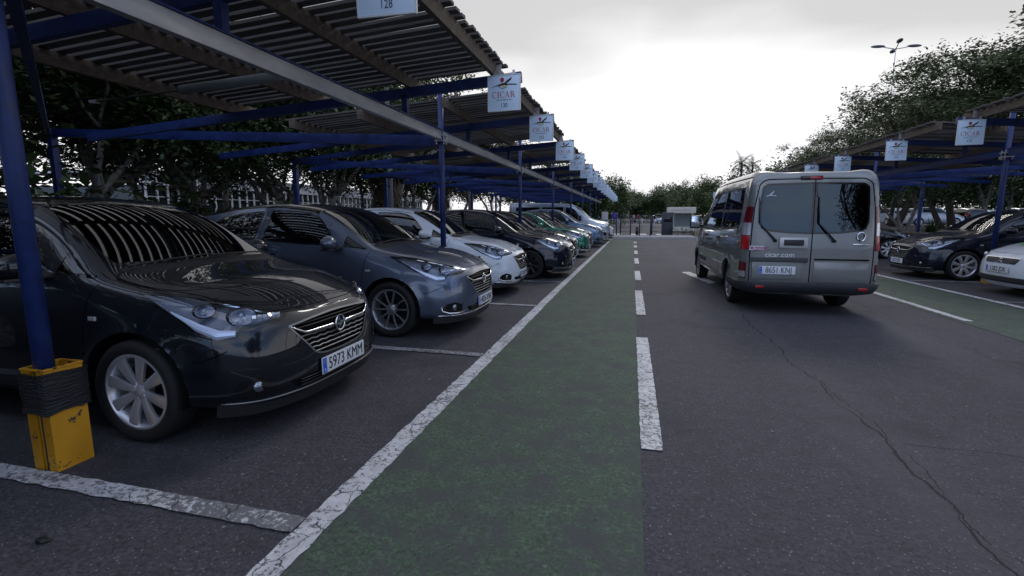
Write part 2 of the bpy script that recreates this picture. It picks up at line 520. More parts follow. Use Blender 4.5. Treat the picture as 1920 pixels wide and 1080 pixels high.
def snap_boundary(body, proj, poly, tol=.05):
    for v in list(body.bm.verts):
        if any(len(e.link_faces) == 1 for e in v.link_edges) and v.normal.dot(proj.d) > -.2:
            if abs(v.co.y) < .001: continue
            q = proj.to2(v.co); b, dd = nearest(q, poly)
            if dd < tol:
                p, n = proj.surf(b, 0); 
                if (p-v.co).length < tol*2: v.co = p
def window(body, name, pts, d, parent, glass, ring=.03, r=.04, mirror=True, h=.05, ringmat=None, cutit=True, off=.0015):
    pj = Proj(body, pts, d, r)
    out = densify(pj.p2, .04); inn = inset2(out, ring); midp = inset2(out, ring*.5)
    if cutit: cut(body, pj, midp)
    g = patch(body, name, pts, d, off, glass, parent, proj=pj, p2=inn, h=h, rim=0, mirror=mirror, fit=True)
    rs = ringstrip(body, 'window_seal', pj, out, inn, off, ringmat or M_blackgloss, None, mirror)
    for a, b in zip(rs, g): a.parent = b
    return g
def arch(body, s, z, rad, flare=.012):
    """cut a round wheel arch into the half body"""
    bm = body.bm; cx = body.L/2-s
    kill = [f for f in bm.faces if f.calc_center_median().y > .45 and math.hypot(f.calc_center_median().x-cx, f.calc_center_median().z-z) < rad]
    bmesh.ops.delete(bm, geom=kill, context='FACES')
    bv = []
    for v in bm.verts:
        if v.co.y > .6 and any(len(e.link_faces) == 1 for e in v.link_edges) and v.link_faces:
            dx, dz = v.co.x-cx, v.co.z-z; dd = math.hypot(dx, dz)
            if rad*.8 < dd < rad+.06:
                v.co.x = cx+dx/dd*rad; v.co.z = z+dz/dd*rad; bv.append(v)
    bs = set(bv)
    # flare: push nearby surface outwards
    for v in bm.verts:
        if v.co.y > .5:
            dd = math.hypot(v.co.x-cx, v.co.z-z)-rad
            if dd < .10: v.co.y += flare*max(0, 1-dd/.10)**2
    be = [e for e in bm.edges if len(e.link_faces) == 1 and e.verts[0] in bs and e.verts[1] in bs]
    for dy, sc in ((.012, .985), (.05, .985)):
        ex = bmesh.ops.extrude_edge_only(bm, edges=be); be = [g for g in ex['geom'] if isinstance(g, bmesh.types.BMEdge)]
        for g in ex['geom']:
            if isinstance(g, bmesh.types.BMVert):
                g.co.y -= dy
                if dy == .012: g.co.x = cx+(g.co.x-cx)*sc; g.co.z = z+(g.co.z-z)*sc
    be = None
def liner(parent, x, z, rad, y0, y1):
    for sg in (1, -1):
        bm = bmesh.new(); n = 20
        A = []; B = []
        for i in range(n+1):
            t = -.25+(pi+.5)*i/n
            A.append(bm.verts.new((x+rad*cos(t), sg*y1, z+rad*sin(t)))); B.append(bm.verts.new((x+rad*cos(t), sg*y0, z+rad*sin(t))))
        for i in range(n): bm.faces.new((A[i], A[i+1], B[i+1], B[i]))
        bm.faces.new(B)
        obj('wheel_arch_liner', bm, M_void, parent, False)
def wheel(parent, x, ysign, y, R_, w, style, m_rim, m_back=None):
    """wheel empty-less: tyre mesh is the part, rim its sub-part"""
    bm = bmesh.new(); rr = R_*.725; hw = w/2
    prof = [(rr, -hw*.72), (rr+.012, -hw*.85), (R_*.86, -hw*1.0), (R_*.945, -hw*.93), (R_*.985, -hw*.76), (R_, -hw*.4), (R_, hw*.4), (R_*.985, hw*.76), (R_*.945, hw*.93), (R_*.86, hw), (rr+.012, hw*.85), (rr, hw*.72)]
    lathe(bm, prof, 56)
    for k in (-.5, 0, .5):    # grooves read as rings
        lathe(bm, [(R_+.0008, hw*(k*.8-.03)), (R_+.0008, hw*(k*.8+.03))], 56)
    t = obj('wheel', bm, M_rubber, parent, angle=60)
    t.location = (x, ysign*y, R_)
    if ysign < 0: t.rotation_euler = (0, 0, pi)
    # outer side is +y in local
    bm = bmesh.new()
    lathe(bm, [(rr+.004, hw*.70), (rr+.006, hw*.84), (rr-.006, hw*.86), (rr-.018, hw*.74), (rr-.03, hw*.1), (rr-.035, -hw*.5), (.05, -hw*.5), (.001, -hw*.5)], 56)
    back = m_back or M_void
    rb = bmesh.new(); lathe(rb, [(rr-.04, -hw*.35), (.001, -hw*.35)], 32); 
    db = obj('brake_disc', rb, M_alloydark, t); 
    sp = []
    def spoke(a, w0, w1, z0, z1, r0, r1, tw=0, dep=.02):
        ca, sa = cos(a), sin(a); pts = []
        ns = 6
        rows = []
        for i in range(ns+1):
            u = i/ns; r = r0+(r1-r0)*u; wv = w0+(w1-w0)*u; off = tw*sin(u*pi/2)
            yy = z0+(z1-z0)*u+.006*sin(u*pi)
            row = []
            for k, (wx, dz) in enumerate(((-1, -dep), (-1, -.004), (-.7, 0), (.7, 0), (1, -.004), (1, -dep))):
                px, pz = r, wx*wv/2+off
                row.append(bm.verts.new((px*ca-pz*sa, yy+dz, px*sa+pz*ca)))
            rows.append(row)
        for a_, b_ in zip(rows, rows[1:]):
            for k in range(5): bm.faces.new((a_[k], a_[k+1], b_[k+1], b_[k]))
    h0, h1 = hw*.62, hw*.80
    if style == 'broad8':
        for i in range(8): spoke(2*pi*i/8+.2, .042, .074, h0, h1, .035, rr-.008, .012)
    elif style == 'thin10':
        for i in range(5):
            for s_ in (-1, 1): spoke(2*pi*i/5+.3+s_*.10, .016, .018, h0, h1, .035, rr-.008, s_*.035)
    elif style == 'five':
        for i in range(5):
            spoke(2*pi*i/5+.3, .055, .09, h0, h1, .035, rr-.008, 0)
    elif style == 'plain':
        for i in range(12): spoke(2*pi*i/12, .03, .055, h0, h1, .06, rr-.008, 0)
    lathe(bm, [(.001, h0+.012), (.022, h0+.012), (.03, h0+.006), (.05, h0+.001), (.062, h0-.012), (.062, h0-.05)], 24)
    for i in range(5):
        a = 2*pi*i/5; cyl(bm, (.045*cos(a), h0, .045*sin(a)), (.045*cos(a), h0+.008, .045*sin(a)), .008, seg=6)
    bmesh.ops.recalc_face_normals(bm, faces=bm.faces)
    obj('rim', bm, m_rim, t, angle=40)
    return t
def plate(parent, o, xdir, ydir, txt, w=.52, h=.11, scale=1):
    """number plate on a plane through o with text directions"""
    mt = basis(o, xdir, ydir)
    bm = bmesh.new(); bx(bm, (0, 0, 0), (w, h, .008), bev=.002); bm.transform(mt); p = obj('number_plate', bm, M_plate, parent, angle=30)
    bm = bmesh.new(); bx(bm, (-w/2+.024, 0, .0035), (.04, h-.01, .005)); bm.transform(mt); b = obj('plate_band', bm, M_plateblue, p, False)
    text_obj('plate_letter', 'E', .028, M_plate, p, mt @ Matrix.Translation((-w/2+.024, -.032, .0068)))
    bm = bmesh.new()
    for k in range(12):
        a = 2*pi*k/12; bx(bm, (-w/2+.024+.011*cos(a), .028+.011*sin(a), .0066), (.003, .003, .001))
    bm.transform(mt); obj('plate_stars', bm, mat('star_yellow', (.7,.55,.05), .4), p, False)
    if txt: NUM_MT[text_obj('plate_number', txt, h*1.02, M_ink, p, mt @ Matrix.Translation((.022, -.002, .0052)), sx=.86).data.name] = mt @ Matrix.Translation((.022, -.002, .0052))
    return p
NUM_MT = {}
def replate(root, txt):
    st = [root]; kids = {}
    for x in bpy.data.objects:
        if x.parent: kids.setdefault(x.parent, []).append(x)
    while st:
        o = st.pop(); st += kids.get(o, [])
        if o.name.startswith('plate_number'):
            mt = NUM_MT[o.data.name]; me = text_mesh(txt, .11*1.02, .001, 'CENTER', .86, 0).copy(); me.transform(mt); me.materials.clear(); me.materials.append(M_ink); o.data = me
def row(s, zt, wr, zr, wb, zb, wm, zm, wl=None, zl=.38, ws=None, zs=.215, k3=None, crown=None):
    wl = wl or wm-.008; ws = ws or wm-.06
    if k3 is None: k3 = ((wr+wb)/2+.012, (zr+zb)/2)
    cr_ = (zt-zr)*.28 if crown is None else crown
    return [(s, 0, zt), (s, wr*.5, zt-cr_), (s, wr, zr), (s, wr+(k3[0]-wr)*.12+.004, zr-(zr-k3[1])*.10), (s, k3[0], k3[1]), (s, wb, zb), (s, wm, zm), (s, wl, zl), (s, ws, zs), (s, ws*.86, zs-.02), (s, 0, zs-.025)]
def hatch_rows():
    rows = [
     [(.085,0,.705),(.078,0,.692),(.06,0,.668),(.05,0,.655),(.03,0,.62),(.015,0,.56),(.0,0,.46),(.0,0,.36),(.02,0,.25),(.05,0,.20),(.08,0,.19)],
     [(.11,0,.72),(.105,.22,.71),(.09,.39,.69),(.08,.405,.675),(.06,.42,.64),(.048,.43,.57),(.035,.44,.46),(.033,.44,.36),(.045,.43,.25),(.07,.41,.20),(.10,0,.19)],
     [(.18,0,.765),(.18,.29,.757),(.185,.545,.732),(.175,.565,.715),(.155,.61,.67),(.135,.635,.59),(.12,.65,.47),(.118,.65,.36),(.125,.64,.25),(.15,.6,.20),(.16,0,.19)],
     [(.32,0,.83),(.33,.31,.822),(.35,.60,.79),(.34,.63,.775),(.31,.70,.725),(.285,.74,.63),(.27,.76,.49),(.265,.765,.36),(.275,.75,.24),(.3,.7,.195),(.3,0,.19)],
     [(.52,0,.89),(.53,.33,.882),(.545,.65,.848),(.54,.675,.835),(.53,.745,.785),(.52,.795,.69),(.51,.822,.54),(.5,.825,.38),(.5,.80,.23),(.5,.72,.20),(.5,0,.19)],
     row(.80,.948,.672,.908,.822,.765,.852,.59,crown=.01,k3=(.77,.86)),
     row(1.0,.985,.69,.945,.838,.81,.863,.62,crown=.01,k3=(.785,.905)),
     row(1.10,1.012,.695,.972,.84,.86,.868,.64,crown=.012,k3=(.79,.935)),
     row(1.30,1.135,.672,1.085,.838,.915,.872,.66,crown=.013,k3=(.785,1.0)),
     row(1.60,1.315,.635,1.262,.838,.935,.874,.66,crown=.014,k3=(.765,1.095)),
     row(1.85,1.425,.602,1.372,.838,.952,.874,.66,crown=.014,k3=(.745,1.16)),
     row(2.10,1.465,.582,1.417,.838,.968,.874,.66,crown=.013,k3=(.735,1.195)),
     row(2.5,1.48,.572,1.435,.837,.995,.874,.66,crown=.012,k3=(.73,1.215)),
     row(3.0,1.455,.565,1.408,.83,1.03,.872,.66,crown=.012,k3=(.722,1.22)),
     row(3.4,1.40,.558,1.355,.81,1.06,.86,.66,crown=.012,k3=(.70,1.21)),
     row(3.66,1.34,.545,1.30,.775,1.06,.83,.66,crown=.012,k3=(.67,1.18)),
     row(3.80,1.17,.54,1.135,.72,.98,.79,.64,crown=.01,k3=(.64,1.07)),
     row(3.92,.97,.53,.95,.665,.85,.73,.60,crown=.01,k3=(.61,.91)),
     row(3.985,.80,.46,.79,.56,.70,.62,.5,crown=.01,k3=(.52,.75),zl=.36,zs=.24),
     [(4.015,0,z) for z in (.72,.715,.71,.705,.68,.62,.5,.36,.25,.225,.215)],
    ]
    for i, r in enumerate(rows[:5]): rows[i] = [(s, y, z+.018*(1 if k < 4 else .6 if k == 4 else 0)) for k, (s, y, z) in enumerate(r)]
    return rows
def hatchback(name, label, P, rimstyle='broad8', rimmat=None, doors=5, number=None, fogchrome=False, roofmat=None, group=None, detail=1):
    L = 4.02; b = Body(hatch_rows(), L, .028 if detail else .06)
    root = thing(name, label, 'car', group=group)
    Pp = b.P
    fa, ra = .835, 3.345; R_ = .308
    # ---- openings
    arch(b, fa, .315, .352); arch(b, ra, .315, .352)
    body_parts = []
    wind = [Pp(1.12,-.60,1.02), Pp(1.12,.60,1.02), Pp(1.87,.545,1.40), Pp(1.87,-.545,1.40)]
    wdir = (.62, 0, .78)
    # windscreen edges are bowed
    wind = [Pp(1.17,-.655,1.02), Pp(1.10,-.35,1.02), Pp(1.075,0,1.03), Pp(1.10,.35,1.02), Pp(1.17,.655,1.02), Pp(1.52,.618,1.23), Pp(1.86,.570,1.38), Pp(1.835,.3,1.43), Pp(1.825,0,1.43), Pp(1.835,-.3,1.43), Pp(1.86,-.570,1.38), Pp(1.52,-.618,1.23)]
    ws = window(b, 'windscreen', wind, wdir, root, M_glass, ring=.035, r=[.05,.3,.3,.3,.05,.2,.07,.3,.3,.3,.07,.2], mirror=False)[0]
    rw = [Pp(3.74,-.50,1.2), Pp(3.74,.50,1.2), Pp(3.90,.50,.99), Pp(3.90,-.50,.99)]
    window(b, 'back_window', rw, (-.8,0,.5), root, M_glassdark, ring=.03, r=.06, mirror=False)
    if doors == 5:
        fw = [Pp(1.47,.8,.985), Pp(2.33,.8,1.022), Pp(2.30,.7,1.40), Pp(2.02,.7,1.392), Pp(1.80,.7,1.315)]
        rd = [Pp(2.39,.8,1.026), Pp(3.12,.8,1.062), Pp(3.08,.7,1.365), Pp(2.75,.7,1.398), Pp(2.37,.7,1.402)]
        qw = [Pp(3.18,.8,1.07), Pp(3.50,.8,1.09), Pp(3.40,.7,1.24), Pp(3.15,.7,1.345)]
    else:
        fw = [Pp(1.47,.8,.985), Pp(2.50,.8,1.035), Pp(2.48,.7,1.40), Pp(2.02,.7,1.392), Pp(1.80,.7,1.315)]
        rd = None
        qw = [Pp(2.60,.8,1.045), Pp(3.28,.8,1.12), Pp(3.36,.8,1.19), Pp(3.18,.7,1.32), Pp(2.85,.7,1.375), Pp(2.58,.7,1.392)]
    sw = [Pp(1.15,.8,.965), Pp(1.42,.8,.983), Pp(1.42,.75,1.11)]
    sd = (0, 1, .12)
    window(b, 'side_window', fw, sd, root, M_glass, ring=.022, r=[.03,.03,.03,.12,.1])
    if rd: window(b, 'side_window', rd, sd, root, M_glassdark, ring=.022, r=[.03,.03,.06,.2,.03])
    window(b, 'side_window', qw, sd, root, M_glassdark, ring=.022, r=.05)
    window(b, 'sail_window', sw, sd, root, M_glass, ring=.014, r=.012)
    # ---- headlights
    hl = [Pp(.82,.80,.885), Pp(.54,.69,.862), Pp(.34,.61,.815), Pp(.17,.49,.752), Pp(.115,.41,.725), Pp(.125,.45,.700), Pp(.20,.59,.682), Pp(.245,.65,.678), Pp(.262,.68,.628), Pp(.34,.725,.622), Pp(.50,.775,.70)]
    hd = (.72, .69, .08)
    pj = Proj(b, hl, hd, [.02,.08,.08,.05,.015,.02,.04,.02,.03,.05,.08])
    den = densify(pj.p2, .03); inn = inset2(den, .012)
    cut(b, pj, inset2(den, .006))
    snap_boundary(b, pj, inset2(den, .004), .035)
    ringstrip(b, 'lamp_bezel', pj, inset2(den, -.005), inset2(den, .010), .0022, M_blackgloss, root)
    lens = patch(b, 'headlight', hl, hd, .0015, M_lens, root, proj=pj, p2=den, h=.04, rim=.004, fit=True)
    for li, q in enumerate(lens):
        sgn = 1 if li == 0 else -1
        def mir(bm):
            if sgn < 0:
                for v in bm.verts: v.co.y *= -1
                bmesh.ops.reverse_faces(bm, faces=bm.faces)
        # bowl
        bm = bmesh.new(); n = len(den); F, B = [], []
        for k in range(n):
            p, nn = pj.surf(inset2(den, .003)[k] if False else den[k], -.003); F.append(bm.verts.new(p)); B.append(bm.verts.new(p-Vector((.055,.035,0))))
        for k in range(n): bm.faces.new((F[k], F[(k+1)%n], B[(k+1)%n], B[k]))
        ff = bm.faces.new(B); bmesh.ops.triangulate(bm, faces=[ff]); bmesh.ops.recalc_face_normals(bm, faces=bm.faces); mir(bm)
        obj('lamp_housing', bm, M_lampdark, q, False)
        rs = None
        def onsurf(P3, back): l, nn = pj.surf(pj.to2(P3), 0); return l-Vector((.72,.69,0)).normalized()*back
        c = onsurf(Pp(.27,.62,.735), .050); dv = Vector((.85,.5,0)).normalized(); rot = Vector((0,1,0)).rotation_difference(dv).to_matrix(); c2 = onsurf(Pp(.44,.715,.775), .045)
        for cc, pr in ((c, [(.074,.040),(.062,.016),(.036,.0),(.001,-.004)]), (c2, [(.052,.036),(.044,.014),(.03,.0),(.001,-.004)])):
            bm = bmesh.new(); lathe(bm, pr, 24)
            for v in bm.verts: v.co.z *= .66; v.co = rot @ v.co+cc
            mir(bm); obj('reflector', bm, M_reflector, q, angle=30)
            bm = bmesh.new(); lathe(bm, [(pr[0][0]+.001, pr[0][1]+.001), (pr[0][0]+.012, pr[0][1]-.004), (pr[0][0]+.010, pr[0][1]-.03)], 24)
            for v in bm.verts: v.co.z *= .66; v.co = rot @ v.co+cc
            mir(bm); obj('lamp_cup', bm, M_blackgloss, q, angle=30)
        bm = bmesh.new()
        # bright stepped strips along the top edge
        for k in range(10):
            t = k/6; c4 = onsurf(Pp(.14+.10*t, .46+.13*t, .725-.006*t), .014); bx(bm, c4, (.022,.022,.030), Matrix.Rotation(-.6+.3*k, 3, 'Z') @ Matrix.Rotation(.4*(k%3), 3, 'Y'))
        mir(bm); obj('facet_strip', bm, M_reflector, q, angle=30)
        for cc, rr in ((c, .026), (c2, .022)):
            bm = bmesh.new(); ball(bm, cc+dv*.012, (rr,)*3, u=16, v=10); mir(bm); obj('projector_bulb', bm, mat('projector_lens', (.30,.34,.42), .03, .4, 1), q)
        bm = bmesh.new()
        pts = [onsurf(Pp(.262,.675,.648), .008), onsurf(Pp(.34,.72,.645), .008), onsurf(Pp(.44,.755,.690), .008), onsurf(Pp(.60,.78,.775), .008)]
        tube(bm, pts, [.020,.030,.024,.008], 8); mir(bm); obj('running_light', bm, mat('running_light', (.62,.72,.95), .15, .2), q)
        bm = bmesh.new()
        pts = [onsurf(Pp(.14,.45,.728), .008), onsurf(Pp(.2,.53,.752), .008), onsurf(Pp(.36,.63,.803), .01), onsurf(Pp(.55,.705,.845), .01)]
        tube(bm, pts, [.004,.007,.008,.004], 6); mir(bm); obj('chrome_trim', bm, M_chrome, q)
    # ---- grille opening
    gr = [Pp(.06,-.46,.655), Pp(.04,-.30,.672), Pp(.03,0,.682), Pp(.04,.30,.672), Pp(.06,.46,.655), Pp(.06,.43,.615), Pp(.05,.285,.445), Pp(.03,.20,.425), Pp(0,0,.418), Pp(.03,-.20,.425), Pp(.05,-.285,.445), Pp(.06,-.43,.615)]
    fd = (1, 0, 0)
    gp = Proj(b, gr, fd, [.015,.2,.3,.2,.015,.03,.06,.1,.3,.1,.06,.03]); gden = densify(gp.p2, .035)
    cut(b, gp, inset2(gden, .004)); snap_boundary(b, gp, gden, .035)
    g = patch(b, 'grille', gr, fd, -.035, M_void, root, proj=gp, p2=inset2(gden, -.004), rim=-.036, mirror=False)[0]
    ringstrip(b, 'grille_frame', gp, inset2(gden, -.004), inset2(gden, .007), .003, M_chromedark, g, mirror=False)
    def wid(z):  # half width of opening
        xs = [abs(q[0]) for q in gden if abs((gp.to3(q)).z-z) < .02]; return max(xs) if xs else .3
    bm = bmesh.new()
    for k in range(5):     # wavy horizontal bars in the lower part
        z = .452+k*.030; w_ = wid(z)-.006; pts = []
        for i in range(41):
            y = -w_+2*w_*i/40; zz = z+.004*sin(y*2*pi/.075)
            p, nn = gp.surf(gp.to2((0, y, zz)), -.010); pts.append(p)
        tube(bm, pts, .0052, 6)
    obj('grille_bar', bm, M_chromedark, g)
    bm = bmesh.new()
    for z in (.628,.652):
        w_ = wid(z)-.004; pts = [gp.surf(gp.to2((0, -w_+2*w_*i/24, z+.002)), -.016)[0] for i in range(25)]; tube(bm, pts, .0045, 6)
    obj('grille_bar', bm, M_black, g)
    # chrome wing
    bm = bmesh.new(); A = []
    for sg in (1, -1):
        pts = []; rad = []
        for i in range(17):
            t = i/16; y = .062+.385*t; z = .588+.004*t+.058*max(0, t-.72)**1.3/.28**1.3*.95+.003*sin(t*3)
            pts.append(gp.surf(gp.to2((0, sg*y, z)), .006)[0]); rad.append(.0125-.006*t if t < .9 else .005)
        tube(bm, pts, rad, 8)
    obj('chrome_wing', bm, M_chrome, g)
    bm = bmesh.new(); c, nn = gp.surf(gp.to2((0, 0, .585)), .014)
    for k in range(32):
        pass
    pts = [c+Vector((0, .052*cos(t), .052*sin(t))) for t in [2*pi*k/32 for k in range(33)]]
    tube(bm, pts, .0062, 8, False)
    pl = [(-.060,.004),(-.008,.004),(-.014,.016),(.030,.016),(.060,-.002),(.008,-.002),(.014,-.014),(-.030,-.014)]
    vs = [bm.verts.new(c+Vector((.002, q[0], q[1]))) for q in pl]; f = bm.faces.new(vs); ex = bmesh.ops.extrude_face_region(bm, geom=[f])
    for v in ex['geom']:
        if isinstance(v, bmesh.types.BMVert): v.co.x += .006
    bmesh.ops.recalc_face_normals(bm, faces=bm.faces)
    obj('emblem', bm, M_chrome, g, angle=25)
    bm = bmesh.new(); cyl(bm, c-Vector((.014,0,0)), c-Vector((.002,0,0)), .050, seg=32); obj('emblem_back', bm, M_blackgloss, g)
    # ---- lower intake, lip, fog lamps
    li = [Pp(.05,-.50,.315), Pp(.03,0,.335), Pp(.05,.50,.315), Pp(.05,.44,.262), Pp(.03,0,.248), Pp(.05,-.44,.262)]
    it = patch(b, 'lower_intake', li, fd, .002, M_void, root, r=[.02,.3,.02,.03,.3,.03], mirror=False)[0]
    bm = bmesh.new(); 
    ip = Proj(b, li, fd)
    for z in (.27,.29,.308): tube(bm, [ip.surf(ip.to2((0, -.42+.84*i/20, z)), .004)[0] for i in range(21)], .004, 6)
    obj('grille_bar', bm, M_black, it)
    bm = bmesh.new(); fp = Proj(b, [Pp(0,0,.25)], (.8,.6,0)); pts = []
    for i in range(33):
        y = .76*i/32; s_ = .02
        # follow the body at z=.235 through a nearest-surface ray from diagonal
        dd = Vector((1, (i/32)**1.5*1.4, 0)).normalized(); l, nn = b.hit(Vector((1.95-.30*(i/32)**2, y*.93, .238+.012*(i/32))), dd); pts.append(l+nn*.006)
    pts = [Vector((p.x, -p.y, p.z)) for p in pts[:0:-1]]+pts
    tube(bm, pts, .0055, 6); obj('bumper_lip', bm, M_chromedark if not fogchrome else M_chrome, root)
    bm = bmesh.new()
    pts2 = [p+Vector((-.012-.02*abs(p.y), 0, -.035)) for p in pts]
    va = [bm.verts.new(p+Vector((0,0,.03))) for p in pts2]; vb = [bm.verts.new(p+Vector((-.015,0,-.05))) for p in pts2]
    for k in range(len(va)-1): bm.faces.new((va[k], vb[k], vb[k+1], va[k+1]))
    obj('air_dam', bm, M_black, root)
    fg = [Pp(.10,.56,.36), Pp(.15,.66,.395), Pp(.22,.72,.375), Pp(.28,.75,.30), Pp(.20,.70,.268), Pp(.10,.56,.272)]
    fo = patch(b, 'fog_lamp_recess', fg, (.75,.66,0), .002, M_blackgloss, root, r=.02)
    for k, q in enumerate(fo):
        sg = 1 if k == 0 else -1
        c, nn = b.hit(Pp(.15,.655,.335), Vector((.75,.66,0)).normalized())
        bm = bmesh.new(); dv = Vector((.9,.43,0)).normalized(); cyl(bm, c-dv*.01, c+dv*.006, .033, .030, seg=20); 
        for v in bm.verts: v.co.y *= sg
        obj('fog_lamp', bm, mat('fog_glass', (.25,.28,.33), .05, .8, 1), q)
        if fogchrome:
            bm = bmesh.new(); pj2 = Proj(b, fg, (.75,.66,0)); pts = [pj2.surf(pj2.to2(p), .008)[0] for p in (Pp(.10,.50,.272), Pp(.14,.62,.27), Pp(.2,.70,.275), Pp(.26,.745,.30), Pp(.27,.75,.345))]
            for p in pts: p.y *= sg
            tube(bm, pts, [.007,.010,.011,.010,.005], 8); obj('chrome_trim', bm, M_chrome, q)
    # ---- body
    bod = b.bm
    Body.mirror(bod); bod.normal_update()
    # roof colour
    bo = obj('body', bod, (P, roofmat or P), root, angle=50)
    if roofmat:
        for p in bo.data.polygons:
            c = p.center
            if c.z > 1.20 and p.normal.z > .75 and c.x < L/2-1.86: p.material_index = 1
    # ---- shut lines
    SM = mat('shut_line', (.002,.002,.002), .9, spec=.05)
    def sm(pts, d, r=0, w=.006, closed=False, mirror=True): seam(b, 'panel_gap', pts, d, w, .0008, SM, bo, r, closed, mirror)
    z0 = .25
    sm([Pp(.115,0,.735), Pp(.125,.28,.73), Pp(.16,.46,.73), Pp(.40,.655,.82), Pp(.75,.705,.90), Pp(1.06,.715,.955)], (.25,.12,1), .05)
    if doors == 5:
        sm([Pp(1.10,.8,.95), Pp(1.16,.85,.7), Pp(1.19,.85,.45), Pp(1.22,.85,.26), Pp(2.20,.85,z0), Pp(2.36,.85,.36), Pp(2.36,.8,1.0), Pp(2.345,.7,1.39)], sd, .06)
        sm([Pp(2.37,.85,.36), Pp(2.42,.85,.25), Pp(2.86,.85,.25), Pp(2.99,.85,.55), Pp(3.14,.85,.75), Pp(3.16,.8,1.06), Pp(3.12,.7,1.37)], sd, .08)
    else:
        sm([Pp(1.10,.8,.95), Pp(1.16,.85,.7), Pp(1.19,.85,.45), Pp(1.22,.85,.26), Pp(2.40,.85,z0), Pp(2.53,.85,.40), Pp(2.55,.8,1.0), Pp(2.53,.7,1.39)], sd, .06)
    sm([Pp(1.86,.60,1.40), Pp(2.3,.585,1.44), Pp(3.0,.575,1.42), Pp(3.6,.56,1.33)], (0,.3,1), 0, .012)
    sm([Pp(.29,.70,.56), Pp(.40,.80,.50), Pp(.47,.82,.50)], (.5,.85,0), .02)
    # ---- mirrors, handles, wipers, indicator, wheels, cabin
    for sg in (1, -1):
        bm = bmesh.new()
        vs = ball(bm, (0,0,0), (.085,.115,.078), u=20, v=14)
        for v in vs:
            if v.co.x < -.02: v.co.x = -.02+(v.co.x+.02)*.35
            v.co.z *= 1-.2*(v.co.y/.115)*1; 
            v.co = Vector((v.co.x, v.co.y, v.co.z))
        for v in vs: v.co += Vector((L/2-1.50, .965, 1.03)); v.co.y *= sg
        if sg < 0: bmesh.ops.reverse_faces(bm, faces=bm.faces)
        mr_ = obj('wing_mirror', bm, P, root, angle=60)
        bm = bmesh.new(); bx(bm, (L/2-1.47, sg*.865, .975), (.10,.14,.03), bev=.01); bx(bm, (L/2-1.49, sg*.965, .962), (.11,.17,.022), bev=.01); obj('mirror_foot', bm, M_black, mr_)
        bm = bmesh.new(); vs = ball(bm, (L/2-1.532, sg*.965, 1.03), (.006,.098,.062), u=20, v=10); obj('mirror_glass', bm, M_mirror, mr_)
        for hx in ((2.15, 3.02) if doors == 5 else (2.33,)):
            l, nn = b.hit(Pp(hx,.86,.87), Vector((0,1,0)))
            bm = bmesh.new(); bx(bm, (l.x, sg*(l.y+.022), l.z), (.17,.018,.026), bev=.007)
            for e_ in (-.075,.075): bx(bm, (l.x+e_, sg*(l.y+.008), l.z), (.02,.03,.024), bev=.004)
            h_ = obj('door_handle', bm, P, root)
            bm = bmesh.new(); vs = ball(bm, (l.x, sg*(l.y-.001), l.z-.005), (.06,.006,.035), u=16, v=8); obj('handle_cup', bm, M_void, h_)
        l, nn = b.hit(Pp(1.09,.86,.735), Vector((0,1,0)))
        bm = bmesh.new(); bx(bm, (l.x, sg*(l.y+.002), l.z), (.055,.010,.026), bev=.006); obj('side_indicator', bm, mat('clear_indicator', (.5,.5,.48), .15, .3, 1), root)
        for wx in (fa, ra): wheel(root, L/2-wx, sg, .775, R_, .20, rimstyle, rimmat or M_alloy)
    for wy, y1, y0 in ((0, -.60, .08), (0, .02, .62)):
        bm = bmesh.new(); wp = Proj(b, [Pp(1.1,0,1.02)], wdir)
        pts = [wp.surf(wp.to2(Pp(1.10+.03*abs(t_), y, 1.02)), .022)[0] for t_, y in [(u, y1+(y0-y1)*u) for u in [i/8 for i in range(9)]]]
        tube(bm, pts, [.010]+[.006]*7+[.004], 6); obj('wiper', bm, M_black, root)
    cw = [Pp(1.02,-.60,.98), Pp(.99,0,1.0), Pp(1.02,.60,.98), Pp(1.14,.655,1.01), Pp(1.075,0,1.03), Pp(1.14,-.655,1.01)]
    patch(b, 'cowl_panel', cw, (.2,0,1), .0012, M_black, root, r=[.03,.2,.03,.03,.2,.03], mirror=False)
    liner(root, L/2-fa, .315, .345, .50, .86); liner(root, L/2-ra, .315, .345, .50, .84)
    bm = bmesh.new(); bx(bm, (0, 0, .205), (3.3, 1.3, .04)); obj('underbody', bm, M_void, root, False)
    cabin(root, L, detail)
    if number is not None:
        l, nn = b.hit(Pp(0,0,.375), Vector((1,0,0)))
        plate(root, (l.x+.012, 0, .345), (0, 1, 0), (0, 0, 1), number)
    for sg in (1, -1):
        tl = [Pp(3.90,.67,.97), Pp(3.72,.78,1.02), Pp(3.66,.83,.90), Pp(3.70,.82,.78), Pp(3.93,.70,.80)]
        if sg > 0: patch(b, 'tail_light', tl, (-.7,.7,0), .002, M_red, root, r=.02)
    b.full.free()
    return root
